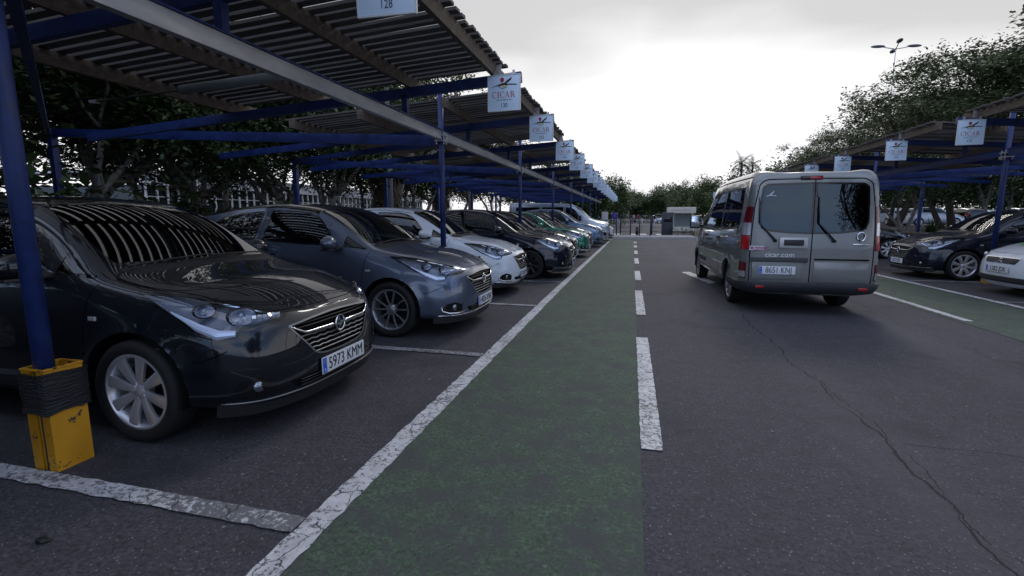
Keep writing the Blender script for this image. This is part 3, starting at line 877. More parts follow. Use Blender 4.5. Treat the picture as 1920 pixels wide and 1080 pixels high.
def cabin(root, L, detail=1):
    bm = bmesh.new(); bx(bm, (L/2-1.45, 0, .86), (.55, 1.34, .22), bev=.05); bx(bm, (L/2-2.5, 0, .62), (2.1, 1.4, .12)); d = obj('dashboard', bm, M_dash, root)
    bm = bmesh.new(); rt = Matrix.Rotation(R(25), 3, 'Y'); c = Vector((L/2-1.82, .36, .98))
    tube(bm, [c+rt @ Vector((0, .185*cos(t), .185*sin(t))) for t in [2*pi*k/24 for k in range(25)]], .014, 6, False); bx(bm, c, (.03,.34,.05), rt); obj('steering_wheel', bm, M_dash, root)
    for y in (.36, -.36):
        bm = bmesh.new()
        bx(bm, (L/2-2.25, y, .62), (.5,.48,.16), bev=.05); bx(bm, (L/2-2.53, y, .90), (.14,.46,.56), Matrix.Rotation(R(-14), 3, 'Y'), bev=.05)
        bx(bm, (L/2-2.64, y, 1.24), (.10,.26,.17), Matrix.Rotation(R(-8), 3, 'Y'), bev=.045)
        obj('seat', bm, M_interior, root)
    bm = bmesh.new(); bx(bm, (L/2-3.2, 0, .85), (.16,1.2,.5), Matrix.Rotation(R(-14), 3, 'Y'), bev=.05)
    for y in (.36, -.36): bx(bm, (L/2-3.29, y, 1.14), (.09,.24,.13), bev=.04)
    obj('seat', bm, M_interior, root)
    bm = bmesh.new(); ball(bm, (L/2-1.80, 0, 1.31), (.02,.11,.033), u=14, v=8); obj('rear_view_mirror', bm, M_dash, root)
def van_rows():
    def vr(s, zt, wr, zr, wb=.958, zb=1.16, wm=.978, zm=.80, k3=(.905,1.55), wl=.974, ws=.93, zs=.30):
        return row(s, zt, wr, zr, wb, zb, wm, zm, wl, .46, ws, zs, k3=k3, crown=.012)
    rows = [
     [(.12,0,1.03),(.10,0,1.00),(.06,0,.93),(.05,0,.91),(.03,0,.86),(.015,0,.76),(0,0,.60),(0,0,.46),(.03,0,.33),(.07,0,.28),(.1,0,.27)],
     [(.15,0,1.05),(.14,.28,1.04),(.11,.50,.96),(.10,.52,.93),(.08,.53,.87),(.06,.54,.77),(.045,.55,.60),(.045,.55,.46),(.07,.54,.33),(.1,.5,.28),(.1,0,.27)],
     [(.25,0,1.09),(.25,.38,1.08),(.26,.70,1.00),(.24,.72,.98),(.20,.76,.92),(.17,.79,.80),(.155,.80,.62),(.155,.80,.46),(.17,.78,.32),(.2,.7,.28),(.2,0,.27)],
     [(.45,0,1.13),(.46,.40,1.12),(.50,.76,1.06),(.48,.79,1.04),(.43,.86,.98),(.40,.89,.86),(.385,.90,.65),(.385,.90,.46),(.40,.87,.31),(.4,.8,.28),(.4,0,.27)],
     vr(.70,1.18,.80,1.12,.92,1.00,.955,.78,k3=(.875,1.07)),
     vr(.90,1.235,.82,1.175,.94,1.06,.97,.80,k3=(.895,1.13)),
     vr(1.2,1.50,.79,1.42,.95,1.12,.976,.80,k3=(.885,1.27)),
     vr(1.55,1.79,.765,1.71,k3=(.88,1.43)),
     vr(1.80,1.905,.755,1.845,k3=(.885,1.51)),
     vr(2.1,1.955,.81,1.91), vr(2.7,1.968,.84,1.93), vr(3.4,1.97,.85,1.935), vr(4.1,1.97,.85,1.935), vr(4.6,1.967,.85,1.93),
     vr(4.80,1.962,.85,1.925,.955,1.16,.972,.80,k3=(.905,1.545),wl=.966),
     [(4.90,0,1.952),(4.90,.38,1.948),(4.90,.83,1.915),(4.91,.86,1.885),(4.935,.895,1.54),(4.945,.945,1.15),(4.95,.962,.80),(4.95,.955,.46),(4.90,.91,.32),(4.88,.8,.29),(4.88,0,.27)],
     [(4.925,0,1.938),(4.925,.36,1.933),(4.925,.78,1.895),(4.935,.80,1.865),(4.952,.855,1.53),(4.968,.885,1.15),(4.975,.895,.80),(4.975,.89,.46),(4.95,.86,.33),(4.92,.78,.30),(4.92,0,.28)],
     [(4.94,0,1.915),(4.94,.32,1.91),(4.94,.68,1.865),(4.945,.70,1.845),(4.968,.76,1.50),(4.99,.78,1.15),(5.0,.79,.80),(5.0,.78,.46),(4.975,.76,.34),(4.95,.70,.31),(4.94,0,.29)],
     [(4.955,0,1.80),(4.955,.2,1.795),(4.955,.35,1.76),(4.957,.36,1.74),(4.975,.40,1.48),(5.0,.42,1.15),(5.01,.42,.80),(5.01,.42,.46),(4.985,.40,.35),(4.96,.36,.33),(4.95,0,.31)],
     [(s, 0, z) for s, z in ((4.957,1.76),(4.957,1.75),(4.96,1.72),(4.962,1.70),(4.98,1.46),(5.0,1.15),(5.01,.80),(5.01,.46),(4.985,.36),(4.965,.34),(4.955,.33))],
    ]
    return rows
def van(name, label, P, number=None, front_detail=True, rear_detail=True, group=None, glass=None, cat='van'):
    L = 5.0; b = Body(van_rows(), L, .035); Pp = b.P
    root = thing(name, label, cat, group=group)
    fa, ra = .933, 4.031; R_ = .325
    arch(b, fa, .33, .385); arch(b, ra, .33, .375)
    gl = glass or M_glassdark
    sd = (0, 1, .15)
    # windows
    wdir = (.72, 0, .70)
    wsp = [Pp(1.05,-.76,1.22), Pp(.93,-.4,1.25), Pp(.90,0,1.26), Pp(.93,.4,1.25), Pp(1.05,.76,1.22), Pp(1.30,.755,1.45), Pp(1.66,.72,1.75), Pp(1.63,.3,1.82), Pp(1.62,0,1.83), Pp(1.63,-.3,1.82), Pp(1.66,-.72,1.75), Pp(1.30,-.755,1.45)]
    window(b, 'windscreen', wsp, wdir, root, M_glassdark, ring=.035, r=[.06,.3,.3,.3,.06,.2,.07,.3,.3,.3,.07,.2], mirror=False)
    window(b, 'side_window', [Pp(1.32,.95,1.17), Pp(2.10,.95,1.18), Pp(2.10,.8,1.76), Pp(1.86,.8,1.75), Pp(1.66,.8,1.64)], sd, root, gl, ring=.025, r=[.03,.04,.06,.06,.08])
    window(b, 'side_window', [Pp(2.22,.95,1.16), Pp(3.28,.95,1.16), Pp(3.28,.8,1.76), Pp(2.22,.8,1.76)], sd, root, gl, ring=.03, r=.06)
    window(b, 'side_window', [Pp(3.38,.95,1.16), Pp(4.62,.95,1.16), Pp(4.58,.8,1.76), Pp(3.38,.8,1.76)], sd, root, gl, ring=.03, r=.06)
    rd = (-1, 0, .06)
    SM = mat('shut_line', (.002,.002,.002), .9, spec=.05)
    # rear doors glass: two panes
    for sg in (1, -1):
        w = [Pp(4.96,sg*.005,1.815), Pp(4.95,sg*.67,1.80), Pp(4.96,sg*.74,1.75), Pp(4.98,sg*.765,1.28), Pp(4.98,sg*.71,1.17), Pp(5.0,sg*.40,1.13), Pp(5.0,sg*.005,1.12)]
        pj = Proj(b, w, rd, [.01,.1,.05,.09,.06,.1,.01]); out = densify(pj.p2, .04); inn = inset2(out, .028)
        if sg > 0: cut(b, pj, inset2(out, .014))
        g = patch(b, 'back_window', w, rd, .003, thin_glass('van_rear_glass', (.02,.025,.035), 1.5, (.62,.82,1.0)), root, proj=pj, p2=inn, rim=0, mirror=False, fit=True)[0]  # blue of the reflected sky is put into the gloss colour
        ringstrip(b, 'window_seal', pj, out, inn, .0035, M_blackgloss, g, mirror=False)
    # body
    bod = b.bm; Body.mirror(bod); bod.normal_update()
    bo = obj('body', bod, P, root, angle=50)
    def sm(nm, pts, d, w=.008, r=0, m=None, off=.001, closed=False, mirror=True, par=None): return seam(b, nm, pts, d, w, off, m or SM, par or bo, r, closed, mirror)
    # rear door gaps
    sm('panel_gap', [Pp(4.96,0,1.86), Pp(5.0,0,.42)], rd, .016, mirror=False)
    sm('panel_gap', [Pp(4.94,0,1.862), Pp(4.93,.68,1.855), Pp(4.94,.775,1.80), Pp(4.96,.83,1.50), Pp(4.98,.855,1.15), Pp(4.99,.865,.80), Pp(4.99,.86,.44), Pp(5.0,0,.43)], rd, .015, r=.05)
    sm('panel_gap', [Pp(2.16,.95,1.80), Pp(2.16,.95,.40), Pp(1.25,.95,.40), Pp(1.27,.95,1.05)], sd, .008, r=.06)
    sm('panel_gap', [Pp(3.33,.95,1.80), Pp(3.33,.95,.95), Pp(3.33,.95,.40), Pp(2.2,.95,.40)], sd, .008)
    sm('sliding_rail', [Pp(3.40,.95,1.06), Pp(4.66,.95,1.06)], sd, .028, m=M_chromedark, off=.004)
    # swage lines
    # gutters strips on the roof corners, black
    sm('roof_trim', [Pp(1.7,.79,1.84), Pp(2.1,.81,1.88), Pp(4.86,.835,1.88)], (0,.8,.6), .02)
    # lower cladding: bumper wrap at the back
    dk = mat('bumper_plastic', (.035,.036,.042), .5); NT(dk).bump(NT(dk).noise(NT(dk).coord(), 400, 2), .15, .002)
    bm = bmesh.new(); pts = []
    def around(z, off, n=28):
        out = []
        for i in range(n+1):
            a = (i/n)*R(86); d_ = Vector((-cos(a), sin(a), 0))
            q = Vector((-L/2+.0, 0, z)).lerp(Vector((-L/2+.42, .96, z)), i/n)
            if i/n > .72: q = Vector((-L/2+.06+(i/n-.72)/.28*.62, .95, z)); d_ = Vector((-.25,1,0)).normalized()
            elif True: q = Vector((-L/2, .92*(i/n)/.72, z)); d_ = Vector((-1, .35*((i/n)/.72)**4, 0)).normalized()
            l, nn = b.hit(q, d_); out.append((l, Vector((nn.x, nn.y, 0)).normalized()))
        return out
    prof = [(.30,.02),(.32,.055),(.38,.07),(.42,.072),(.455,.066),(.462,.02),(.462,-.01)]
    grid = []
    for z, off in prof:
        half = [l+n_*off for l, n_ in around(z, off)]
        for p in half: p.z = z
        half[0].y = 0
        grid.append([bm.verts.new((p.x, -p.y, p.z)) for p in half[:0:-1]]+[bm.verts.new(p) for p in half])
    for a, c in zip(grid, grid[1:]):
        for k in range(len(a)-1): bm.faces.new((a[k], c[k], c[k+1], a[k+1]))
    bmesh.ops.recalc_face_normals(bm, faces=bm.faces)
    bump = obj('bumper', bm, dk, root, angle=40)
    for sg in (1, -1):
        bm = bmesh.new(); bx(bm, (-L/2-.079, sg*.72, .395), (.012,.12,.035), Matrix.Rotation(sg*.04, 3, 'Z'), bev=.004); obj('reflector', bm, M_red, bump)
        # tail lamps: vertical strips on the corner
        tl = [Pp(4.965,.885,1.46), Pp(4.88,.945,1.47), Pp(4.84,.97,1.0), Pp(4.86,.97,.885), Pp(4.975,.93,.875), Pp(4.975,.92,1.15)]
        td = Vector((-.62, sg*.78, .05))
        def seg_patch(nm, z0, z1, m, off=.012, par=None, inner=.0):
            f = lambda z: (z-.875)/.59
            yi = lambda z: .880-.030*f(z); yo = lambda z: .962-.045*max(0,f(z))
            pts = [Pp(4.97, sg*(yi(z0)+inner), z0), Pp(4.96, sg*(yi(z1)+inner), z1), Pp(4.85+inner*1.5, sg*yo(z1), z1), Pp(4.83+inner*1.5, sg*yo(z0), z0)]
            return patch(b, nm, pts, td, off, m, par or root, r=.012, h=.04, rim=off+.004, mirror=False)[0]
        lampb = seg_patch('tail_light', .90, 1.49, M_redd, .012)
        seg_patch('red_segment', .905, 1.09, M_red, .015, lampb, .004)
        seg_patch('clear_segment', 1.10, 1.27, mat('clear_segment', (.45,.46,.5), .15, .5, 1), .015, lampb, .006)
        l2 = seg_patch('lower_lamp', .50, .72, M_redd, .010)
        seg_patch('clear_segment', .515, .60, mat('clear_segment', (.45,.46,.5), .15, .5, 1), .013, l2, .008)
        for z0, z1 in ((1.56,1.63), (.745,.80), (1.51, 1.545)):
            seg_patch('hinge_cover', z0, z1, P, .010, bo, .0)
        None
        # handles on the side
        for s_ in (2.0, 3.2):
            l, nn = b.hit(Pp(s_,.97,1.0), Vector((0,1,0))); bm = bmesh.new(); bx(bm, (l.x, sg*(l.y+.022), l.z), (.18,.02,.03), bev=.008); bx(bm, (l.x, sg*(l.y+.006), l.z), (.15,.02,.05), bev=.01); obj('door_handle', bm, M_black, root)
        # mirrors
        bm = bmesh.new(); bx(bm, (L/2-1.38, sg*1.13, 1.24), (.14,.24,.27), bev=.05); bx(bm, (L/2-1.36, sg*.99, 1.16), (.08,.14,.06), bev=.015); mr_ = obj('wing_mirror', bm, M_black, root)
        bm = bmesh.new(); bx(bm, (L/2-1.452, sg*1.13, 1.245), (.006,.19,.22), bev=.002); obj('mirror_glass', bm, M_mirror, mr_)
        for wx in (fa, ra): wheel(root, L/2-wx, sg, .83, R_, .215, 'plain', mat('steel_wheel', (.30,.30,.32), .35, .6))
        # side rubbing strip
        sm('side_moulding', [Pp(1.32,.97,.52), Pp(2.1,.97,.52)], sd, .07, m=dk, off=.006, mirror=False) if sg > 0 else None
    if rear_detail:
        X = -L/2
        def on(y, z): return b.hit(Vector((X, y, z)), Vector((-1,0,0)))
        def up(y, z):
            return (on(y, z+.05)[0]-on(y, z-.05)[0]).normalized()
        # third brake light
        c, nn = on(.0, 1.875); bm = bmesh.new(); bx(bm, (c.x-.006, .06, 1.872), (.04,.30,.055), bev=.012); t = obj('brake_light', bm, M_blackgloss, root)
        bm = bmesh.new(); bx(bm, (c.x-.024, -.0+.005, 1.872), (.012,.17,.036), bev=.004); obj('red_lens', bm, M_red, t)
        # number plate recess on the left leaf (y>0 is the van's left = picture left)
        rec = [Pp(5,.06,.735), Pp(5,.82,.735), Pp(5,.82,.80), Pp(5,.06,.80)]
        def box_on(nm, y0, y1, z0, z1, depth, m, par, bev=.008, off=0):
            c, nn = on((y0+y1)/2, (z0+z1)/2); bm = bmesh.new(); mt = basis((c.x+depth/2-off, (y0+y1)/2, (z0+z1)/2), (0,-1,0), up((y0+y1)/2, (z0+z1)/2))
            bx(bm, (0,0,0), (abs(y1-y0), abs(z1-z0), depth), bev=bev); bm.transform(mt); return obj(nm, bm, m, par)
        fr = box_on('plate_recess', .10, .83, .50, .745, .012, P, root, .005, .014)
        box_on('recess_shadow', .13, .80, .52, .725, .006, mat('recess_shade_tint', (.20,.21,.21), .4, .4), fr, .002, .0165)  # panel tone stands in for shade inside the plate recess
        box_on('plate_light_bar', .04, .86, .735, .80, .030, M_chromedark if False else dk, root, .012, .034)
        fr2 = box_on('door_panel', -.80, -.05, .48, .745, .010, P, root, .005, .012)
        box_on('door_panel_face', -.77, -.08, .505, .72, .004, P, fr2, .002, .0145)
        fr3 = box_on('light_bar_gap', -.80, -.05, .77, .79, .005, M_void, fr2, .001, .006)
        c, nn = on(.46, .62); plate(root, (c.x-.026, .47, .625), (0,-1,0), up(.46,.62), number or '')
        # handle
        h = box_on('door_handle', .06, .46, .93, 1.075, .03, mat('handle_silver', (.45,.45,.46), .35, .5), root, .03, .03)
        h2 = box_on('handle_grip', .12, .40, .965, 1.045, .03, M_black, h, .02, .045)
        # wipers
        for y0, y1 in ((.775, .52), (-.06, -.30)):
            bm = bmesh.new()
            p0 = on(y0, 1.62)[0]+Vector((-.022,0,0)); p1 = on(y0-.01, 1.27)[0]+Vector((-.026,0,0)); p2 = on(y1, 1.03)[0]+Vector((-.035,0,0)); p3 = on(y1, 1.03)[0]+Vector((.0,0,0))
            tube(bm, [p0, on(y0-.004, 1.45)[0]+Vector((-.024,0,0)), p1], [.007,.011,.011], 6); tube(bm, [p1, p1.lerp(p2,.5)+Vector((-.012,0,0)), p2], [.009,.012,.014], 8); cyl(bm, p3, p2-Vector((.012,0,0)), .024, .020, 12)
            obj('wiper', bm, M_black, root)
        # badge on the right leaf: ring and letters, and a chrome strip under it
        c, nn = on(-.66, 1.09); bm = bmesh.new(); pts = [c+Vector((-.010, .052*cos(t), .055*sin(t))) for t in [2*pi*k/28 for k in range(29)]]; tube(bm, pts, .011, 8, False)
        for yy in (-.02, 0, .02): bx(bm, c+Vector((-.010, yy, 0)), (.008,.008,.05))
        bx(bm, c+Vector((-.010,0,.028)), (.008,.055,.008))
        bdg = obj('badge', bm, M_chrome, root)
        bm = bmesh.new(); bx(bm, (on(-.67,.985)[0].x-.006, -.67, .985), (.008,.22,.018), bev=.003); obj('chrome_strip', bm, M_chrome, root)
        # sticker and lettering on the left leaf
        c, nn = on(.74, .925); bm = bmesh.new(); mt = basis((c.x-.004,.735,.925), (0,-1,0), up(.74,.92)); bx(bm, (0,0,0), (.29,.062,.003)); bm.transform(mt); st = obj('sticker', bm, mat('sticker_white', (.55,.5,.55), .4), root, False)
        text_obj('sticker_text', 'BLUECAR', .05, mat('sticker_text', (.30,.03,.12), .4), st, mt @ Matrix.Translation((.02,0,.0018)), sx=.9) if False else None
        bm = bmesh.new(); bx(bm, (-.11,0,.0025), (.035,.03,.002)); bx(bm, (.03,-.025,.0025), (.22,.008,.002)); [bx(bm, (-.06+.03*k, .004, .0025), (.018,.028 if k%2 else .02,.002)) for k in range(7)]; bm.transform(mt); obj('sticker_print', bm, mat('sticker_ink', (.25,.03,.10), .4), st, False)
        c, nn = on(.45, .835); bm = bmesh.new(); mt = basis((c.x-.004,.44,.835), (0,-1,0), up(.45,.83))
        text_obj('lettering', 'cicar.com', .095, mat('lettering_white', (.75,.75,.75), .35), root, mt, sx=1.15)
        c, nn = on(.62, 1.63); mt = basis((c.x-.008,.62,1.64), (0,-1,0), up(.62,1.6)); bm = bmesh.new(); logo(bm, .16); bm.transform(mt); obj('window_decal', bm, mat('decal_white', (.6,.65,.7), .4), root, False)
        for sg in (1, -1):
            for z in (1.70, 1.78): 
                bm = bmesh.new(); l, nn = b.hit(Vector((X, sg*.80, z)), Vector((-1,0,0))); ball(bm, l, (.006,.009,.009), u=8, v=6); obj('rubber_stop', bm, M_black, bo)
    liner(root, L/2-fa, .33, .375, .50, .95); liner(root, L/2-ra, .33, .365, .50, .94)
    bm = bmesh.new(); bx(bm, (0, 0, .30), (4.5, 1.5, .05)); obj('underbody', bm, M_void, root, False)
    bm = bmesh.new(); bx(bm, (L/2-1.5, 0, 1.02), (.6, 1.6, .3), bev=.05); bx(bm, (-.3, 0, .62), (4.2, 1.7, .1)); obj('dashboard', bm, M_dash, root)
    for s_ in (2.1, 3.1, 3.95):
        bm = bmesh.new()
        for y in (-.55, 0, .55): bx(bm, (L/2-s_, y, 1.05), (.14,.48,.68), Matrix.Rotation(R(-10), 3, 'Y'), bev=.05); bx(bm, (L/2-s_-.07, y, 1.47), (.09,.26,.17), bev=.04)
        obj('seat_row', bm, M_interior, root)
    if front_detail:
        hl = [Pp(.14,.50,.98), Pp(.30,.72,1.05), Pp(.62,.84,1.10), Pp(.50,.88,.93), Pp(.30,.83,.82), Pp(.16,.66,.84)]
        for q in patch(b, 'headlight', hl, (.75,.65,.1), .002, mat('van_lamp', (.55,.58,.65), .15, .6, 1), root, r=.04): pass
        gr = [Pp(.1,-.52,.95), Pp(.1,.52,.95), Pp(.1,.50,.84), Pp(.1,-.50,.84)]
        patch(b, 'grille', gr, (1,0,.1), .002, M_black, root, r=.03, mirror=False)
        patch(b, 'lower_intake', [Pp(.1,-.6,.55), Pp(.1,.6,.55), Pp(.1,.52,.38), Pp(.1,-.52,.38)], (1,0,0), .002, M_black, root, r=.04, mirror=False)
        patch(b, 'fog_lamp_recess', [Pp(.2,.70,.58), Pp(.35,.86,.58), Pp(.32,.84,.42), Pp(.2,.72,.42)], (.75,.65,0), .003, M_blackgloss, root, r=.03)
        sm('panel_gap', [Pp(.2,0,1.07), Pp(.27,.6,1.05), Pp(.6,.83,1.12), Pp(.95,.84,1.17)], (.3,.1,1), .008)
        l, nn = b.hit(Pp(0,0,.66), Vector((1,0,0))); plate(root, (l.x+.01, 0, .66), (0,1,0), (0,0,1), '')
    b.full.free()
    return root
def logo(bm, w):
    """open-winged bird mark as thin pieces in the xy plane"""
    def poly(pts, z=.0):
        vs = [bm.verts.new((x*w, y*w, z)) for x, y in pts]; bm.faces.new(vs)
    poly([(-.5,-.10),(-.30,0),(-.05,.10),(.0,.17),(.08,.12),(.05,.02),(-.12,-.02),(-.3,-.06)])
    poly([(.05,.02),(.2,.03),(.5,-.02),(.49,-.05),(.2,-.03),(.03,-.03)], .0003)
    poly([(.0,.17),(.30,.42),(.26,.34),(.33,.36),(.12,.14),(.08,.12)], .0006)
# ================================================================ ground
def ground_material(name, base, tint2, spec, green=False):
    m = mat(name, base, .85, spec=.35); n = NT(m); v = n.coord()
    big = n.noise(v, .35, 5, .6); fine = n.noise(v, 46, 4, .8); med = n.noise(v, 9, 5, .65)
    c = n.ramp(big, [(.3, tuple(x*.80 for x in base)), (.7, tuple(x*1.15 for x in base))])
    c = n.mix(n.maprange(med, .35, .7), c, n.mix(1, c, (.72, .72, .72), 'MULTIPLY'))
    c = n.mix(n.maprange(fine, .30, .75), n.mix(1, c, (.22, .22, .22), 'MULTIPLY'), n.mix(1, c, (2.3, 2.27, 2.27), 'MULTIPLY'))
    # aggregate chips
    vo = n.vor(v, 55); chip = n.math('LESS_THAN', vo.outputs['Distance'], .22)
    sel = n.math('GREATER_THAN', n.noise(v, 31, 1), .54)
    c = n.mix(n.math('MULTIPLY', n.math('MULTIPLY', chip, sel), .85), c, tint2)
    vo2 = n.vor(v, 5.5); sp = n.math('LESS_THAN', vo2.outputs['Distance'], .045)
    c = n.mix(n.math('MULTIPLY', sp, .7), c, (.22,.21,.21))
    n.rough(n.maprange(fine, .3, .7, .7, .95))
    n.bump(n.math('ADD', fine, n.math('MULTIPLY', med, .4)), .55, .006)
    return m, n, v, c
def crack_mask(n, v, axis, pos, wob, width, lo, hi, seed=0.0, slope=0.0):
    """dark wandering crack along X=pos (axis 0) or Y=pos (axis 1)"""
    sp = n.n('ShaderNodeSeparateXYZ'); n.l(v, sp.inputs[0])
    a, b = (sp.outputs[0], sp.outputs[1]) if axis == 0 else (sp.outputs[1], sp.outputs[0])
    cb = n.n('ShaderNodeCombineXYZ'); n.l(b, cb.inputs[0]); cb.inputs[1].default_value = seed
    w1 = n.math('MULTIPLY', n.math('SUBTRACT', n.noise(cb.outputs[0], 1.1, 6, .62), .5), wob)
    d = n.math('ABSOLUTE', n.math('SUBTRACT', n.math('SUBTRACT', a, pos), n.math('ADD', w1, n.math('MULTIPLY', b, slope))))
    th = n.math('MULTIPLY', n.maprange(n.noise(cb.outputs[0], 5, 3), .35, .7, .25, 1.2), width)
    m_ = n.math('SUBTRACT', 1, n.math('SMOOTHSTEP' if False else 'DIVIDE', d, th)); m_ = n.math('MAXIMUM', m_, 0)
    rng = n.math('MULTIPLY', n.math('GREATER_THAN', b, lo), n.math('LESS_THAN', b, hi))
    return n.math('MULTIPLY', n.math('MINIMUM', n.math('MULTIPLY', m_, 2.2), 1), rng)
M_asph, n, v, c = ground_material('asphalt', (.050,.047,.056), (.19,.18,.19), .35)
# darker worn tracks and oil marks in the bays
st = n.noise(v, .9, 4, .6); c = n.mix(n.maprange(st, .56, .68, 0, .55), c, (.022,.021,.026))
vo3 = n.vor(v, .8); c = n.mix(n.math('MULTIPLY', n.math('LESS_THAN', n.math('ADD', vo3.outputs['Distance'], n.math('MULTIPLY', n.noise(v, 8, 4), .12)), .13), .5), c, (.014,.013,.016))
spx = n.n('ShaderNodeSeparateXYZ'); n.l(v, spx.inputs[0]); trk = n.math('MULTIPLY', n.maprange(n.noise(v, 1.2, 5), .35, .6, .1, .3), n.maprange(n.math('ABSOLUTE', n.math('SUBTRACT', n.math('ABSOLUTE', n.math('SUBTRACT', spx.outputs[0], 2.3)), .82)), .12, .34, 1, 0)); c = n.mix(trk, c, (.085,.080,.088))
for args in ((0, 1.50, .34, .012, -2, 24, 3.1, .004), (0, 1.54, .50, .006, 1.2, 4.5, 9.7, 0), (1, 3.28, .35, .008, 1.62, 7.5, 5.0, -.05), (0, 3.4, .6, .006, 1, 12, 1.2, .0), (1, 9.1, .4, .008, 4.2, 10, 2.2, 0), (0, 4.75, .5, .010, 6.4, 14, 6.2, 0)):
    c = n.mix(n.math('MULTIPLY', crack_mask(n, v, *args), .92), c, (.008,.008,.010))
n.col(c)
def sheet(name, x0, x1, y0, y1, z, m, parts=1, kind='structure'):
    bm = bmesh.new()
    f = bm.faces.new([bm.verts.new(p) for p in ((x0,y0,z),(x1,y0,z),(x1,y1,z),(x0,y1,z))])
    o = obj(name, bm, m, None, False); tag(o, kind=kind); return o
sheet('ground', -400, 500, -60, 1500, 0, M_asph)
M_green, n, v, c = ground_material('green_lane_coating', (.060,.092,.060), (.12,.13,.12), .35)
wear = n.noise(v, 3.6, 9, .78); c = n.mix(n.maprange(wear, .47, .60, 0, .9), c, (.054,.055,.057)); w2 = n.noise(v, 24, 6, .75); c = n.mix(n.maprange(w2, .50, .62, 0, .8), c, (.060,.060,.062)); w3 = n.noise(v, 3.0, 8, .75); c = n.mix(n.maprange(w3, .5, .75, 0, .5), c, (.050,.092,.046))
n.col(c)
def quad(name, pts, z, m, kind='structure'):
    bm = bmesh.new(); bm.faces.new([bm.verts.new((x, y, z)) for x, y in pts]); o = obj(name, bm, m, None, False); return tag(o, kind=kind)
quad('green_lane', [(-1.34,-3),(.09,-3),(.09,28.6),(-1.2,28.6)], .004, M_green)
quad('green_lane', [(4.22,3),(5.66,3),(5.1,28.6),(3.72,28.6)], .004, M_green)
# worn white paint
def white_paint(name, fade=False):
    m = mat(name, (.62,.61,.63), .6); n = NT(m); v = n.coord()
    w1 = n.noise(v, 38, 6, .75); w2 = n.noise(v, 2.3, 4, .6)
    wv = n.n('ShaderNodeVectorMath', operation='ADD'); nzv = n.n('ShaderNodeTexNoise'); nzv.inputs['Scale'].default_value = 9; nzv.inputs['Detail'].default_value = 4; n.l(v, nzv.inputs['Vector'])
    scv = n.n('ShaderNodeVectorMath', operation='SCALE'); scv.inputs['Scale'].default_value = .10; n.l(nzv.outputs[1], scv.inputs[0]); n.l(v, wv.inputs[0]); n.l(scv.outputs[0], wv.inputs[1])
    ve = n.vor(wv.outputs[0], 6.5, 'DISTANCE_TO_EDGE')
    thr = n.maprange(w2, .3, .7, .64, .47)
    if fade:
        sp = n.n('ShaderNodeSeparateXYZ'); n.l(v, sp.inputs[0]); thr = n.math('SUBTRACT', n.math('SUBTRACT', thr, .02), n.maprange(sp.outputs[0], -2.4, -1.5, 0, .13))
    hole = n.maprange(n.math('SUBTRACT', w1, thr), -.01, .02); crk = n.math('LESS_THAN', ve.outputs['Distance'], .016)
    crk = n.math('MULTIPLY', crk, n.math('GREATER_THAN', n.noise(v, 2.0, 2), .47))
    tone = n.ramp(n.noise(v, 12, 4, .6), [(.3, (.38,.375,.39)), (.7, (.60,.595,.61))])
    cc = n.mix(n.math('MULTIPLY', hole, .85), tone, (.075,.072,.08)); cc = n.mix(n.math('MULTIPLY', crk, .9), cc, (.03,.03,.032)); n.col(cc); n.bump(w1, .3, .004)
    return m
M_white = white_paint('road_paint'); M_fade = white_paint('fading_road_paint', True)
M_faint = mat('worn_road_paint', (.3,.3,.31), .7); n = NT(M_faint); v = n.coord(); w1 = n.noise(v, 30, 6, .75); w2 = n.noise(v, 1.7, 4, .6)
n.col(n.mix(n.maprange(n.math('ADD', w1, n.math('MULTIPLY', w2, .8)), .82, 1.0), (.33,.33,.34), (.062,.058,.07)))
def strip(x0, y0, x1, y1, w, m=None, z=.008, rag=.006):
    bm = bmesh.new(); a, b = Vector((x0,y0,z)), Vector((x1,y1,z)); t = (b-a).normalized(); nn = Vector((-t.y, t.x, 0)); k = max(2, int((b-a).length/.05)) if (b-a).length < 30 and y0 < 12 else 12
    A, B = [], []
    for i in range(k+1):
        p = a.lerp(b, i/k); A.append(bm.verts.new(p+nn*(w/2+random.uniform(-rag, rag)))); B.append(bm.verts.new(p-nn*(w/2+random.uniform(-rag, rag))))
    for i in range(k): bm.faces.new((A[i], B[i], B[i+1], A[i+1]))
    return tag(obj('road_marking', bm, m or M_white, None, False), kind='structure')
strip(-1.31, -2, -1.31, 9, .13); strip(-1.31, 9, -1.19, 28.5, .12)
for a, b in ((-1.2, 1.2), (2.76, 5.46), (6.75, 9.0), (10.5, 12.3), (14.2, 16.0), (17.9, 19.6), (21.6, 23.2), (25.0, 26.4)): strip(.155, a, .145, b, .125, rag=.004)
for a, b in ((3.2, 5.2), (7.35, 9.9), (11.4, 13.6), (15.2, 17.2), (19, 21), (22.8, 24.8)): strip(4.42-.022*a, a, 4.42-.022*b, b, .11)
strip(5.86, 2, 5.02, 28.5, .12)
for k in range(10): strip(-1.38, 1.67+2.71*k, -6.6, 1.72+2.71*k, .11, M_fade if k == 0 else M_faint, .0078)
for k in range(-2, 6): strip(5.72-.02*(9+2.7*k), 9.15+2.7*k, 10.2, 9.15+2.7*k, .10, M_faint, .0078)
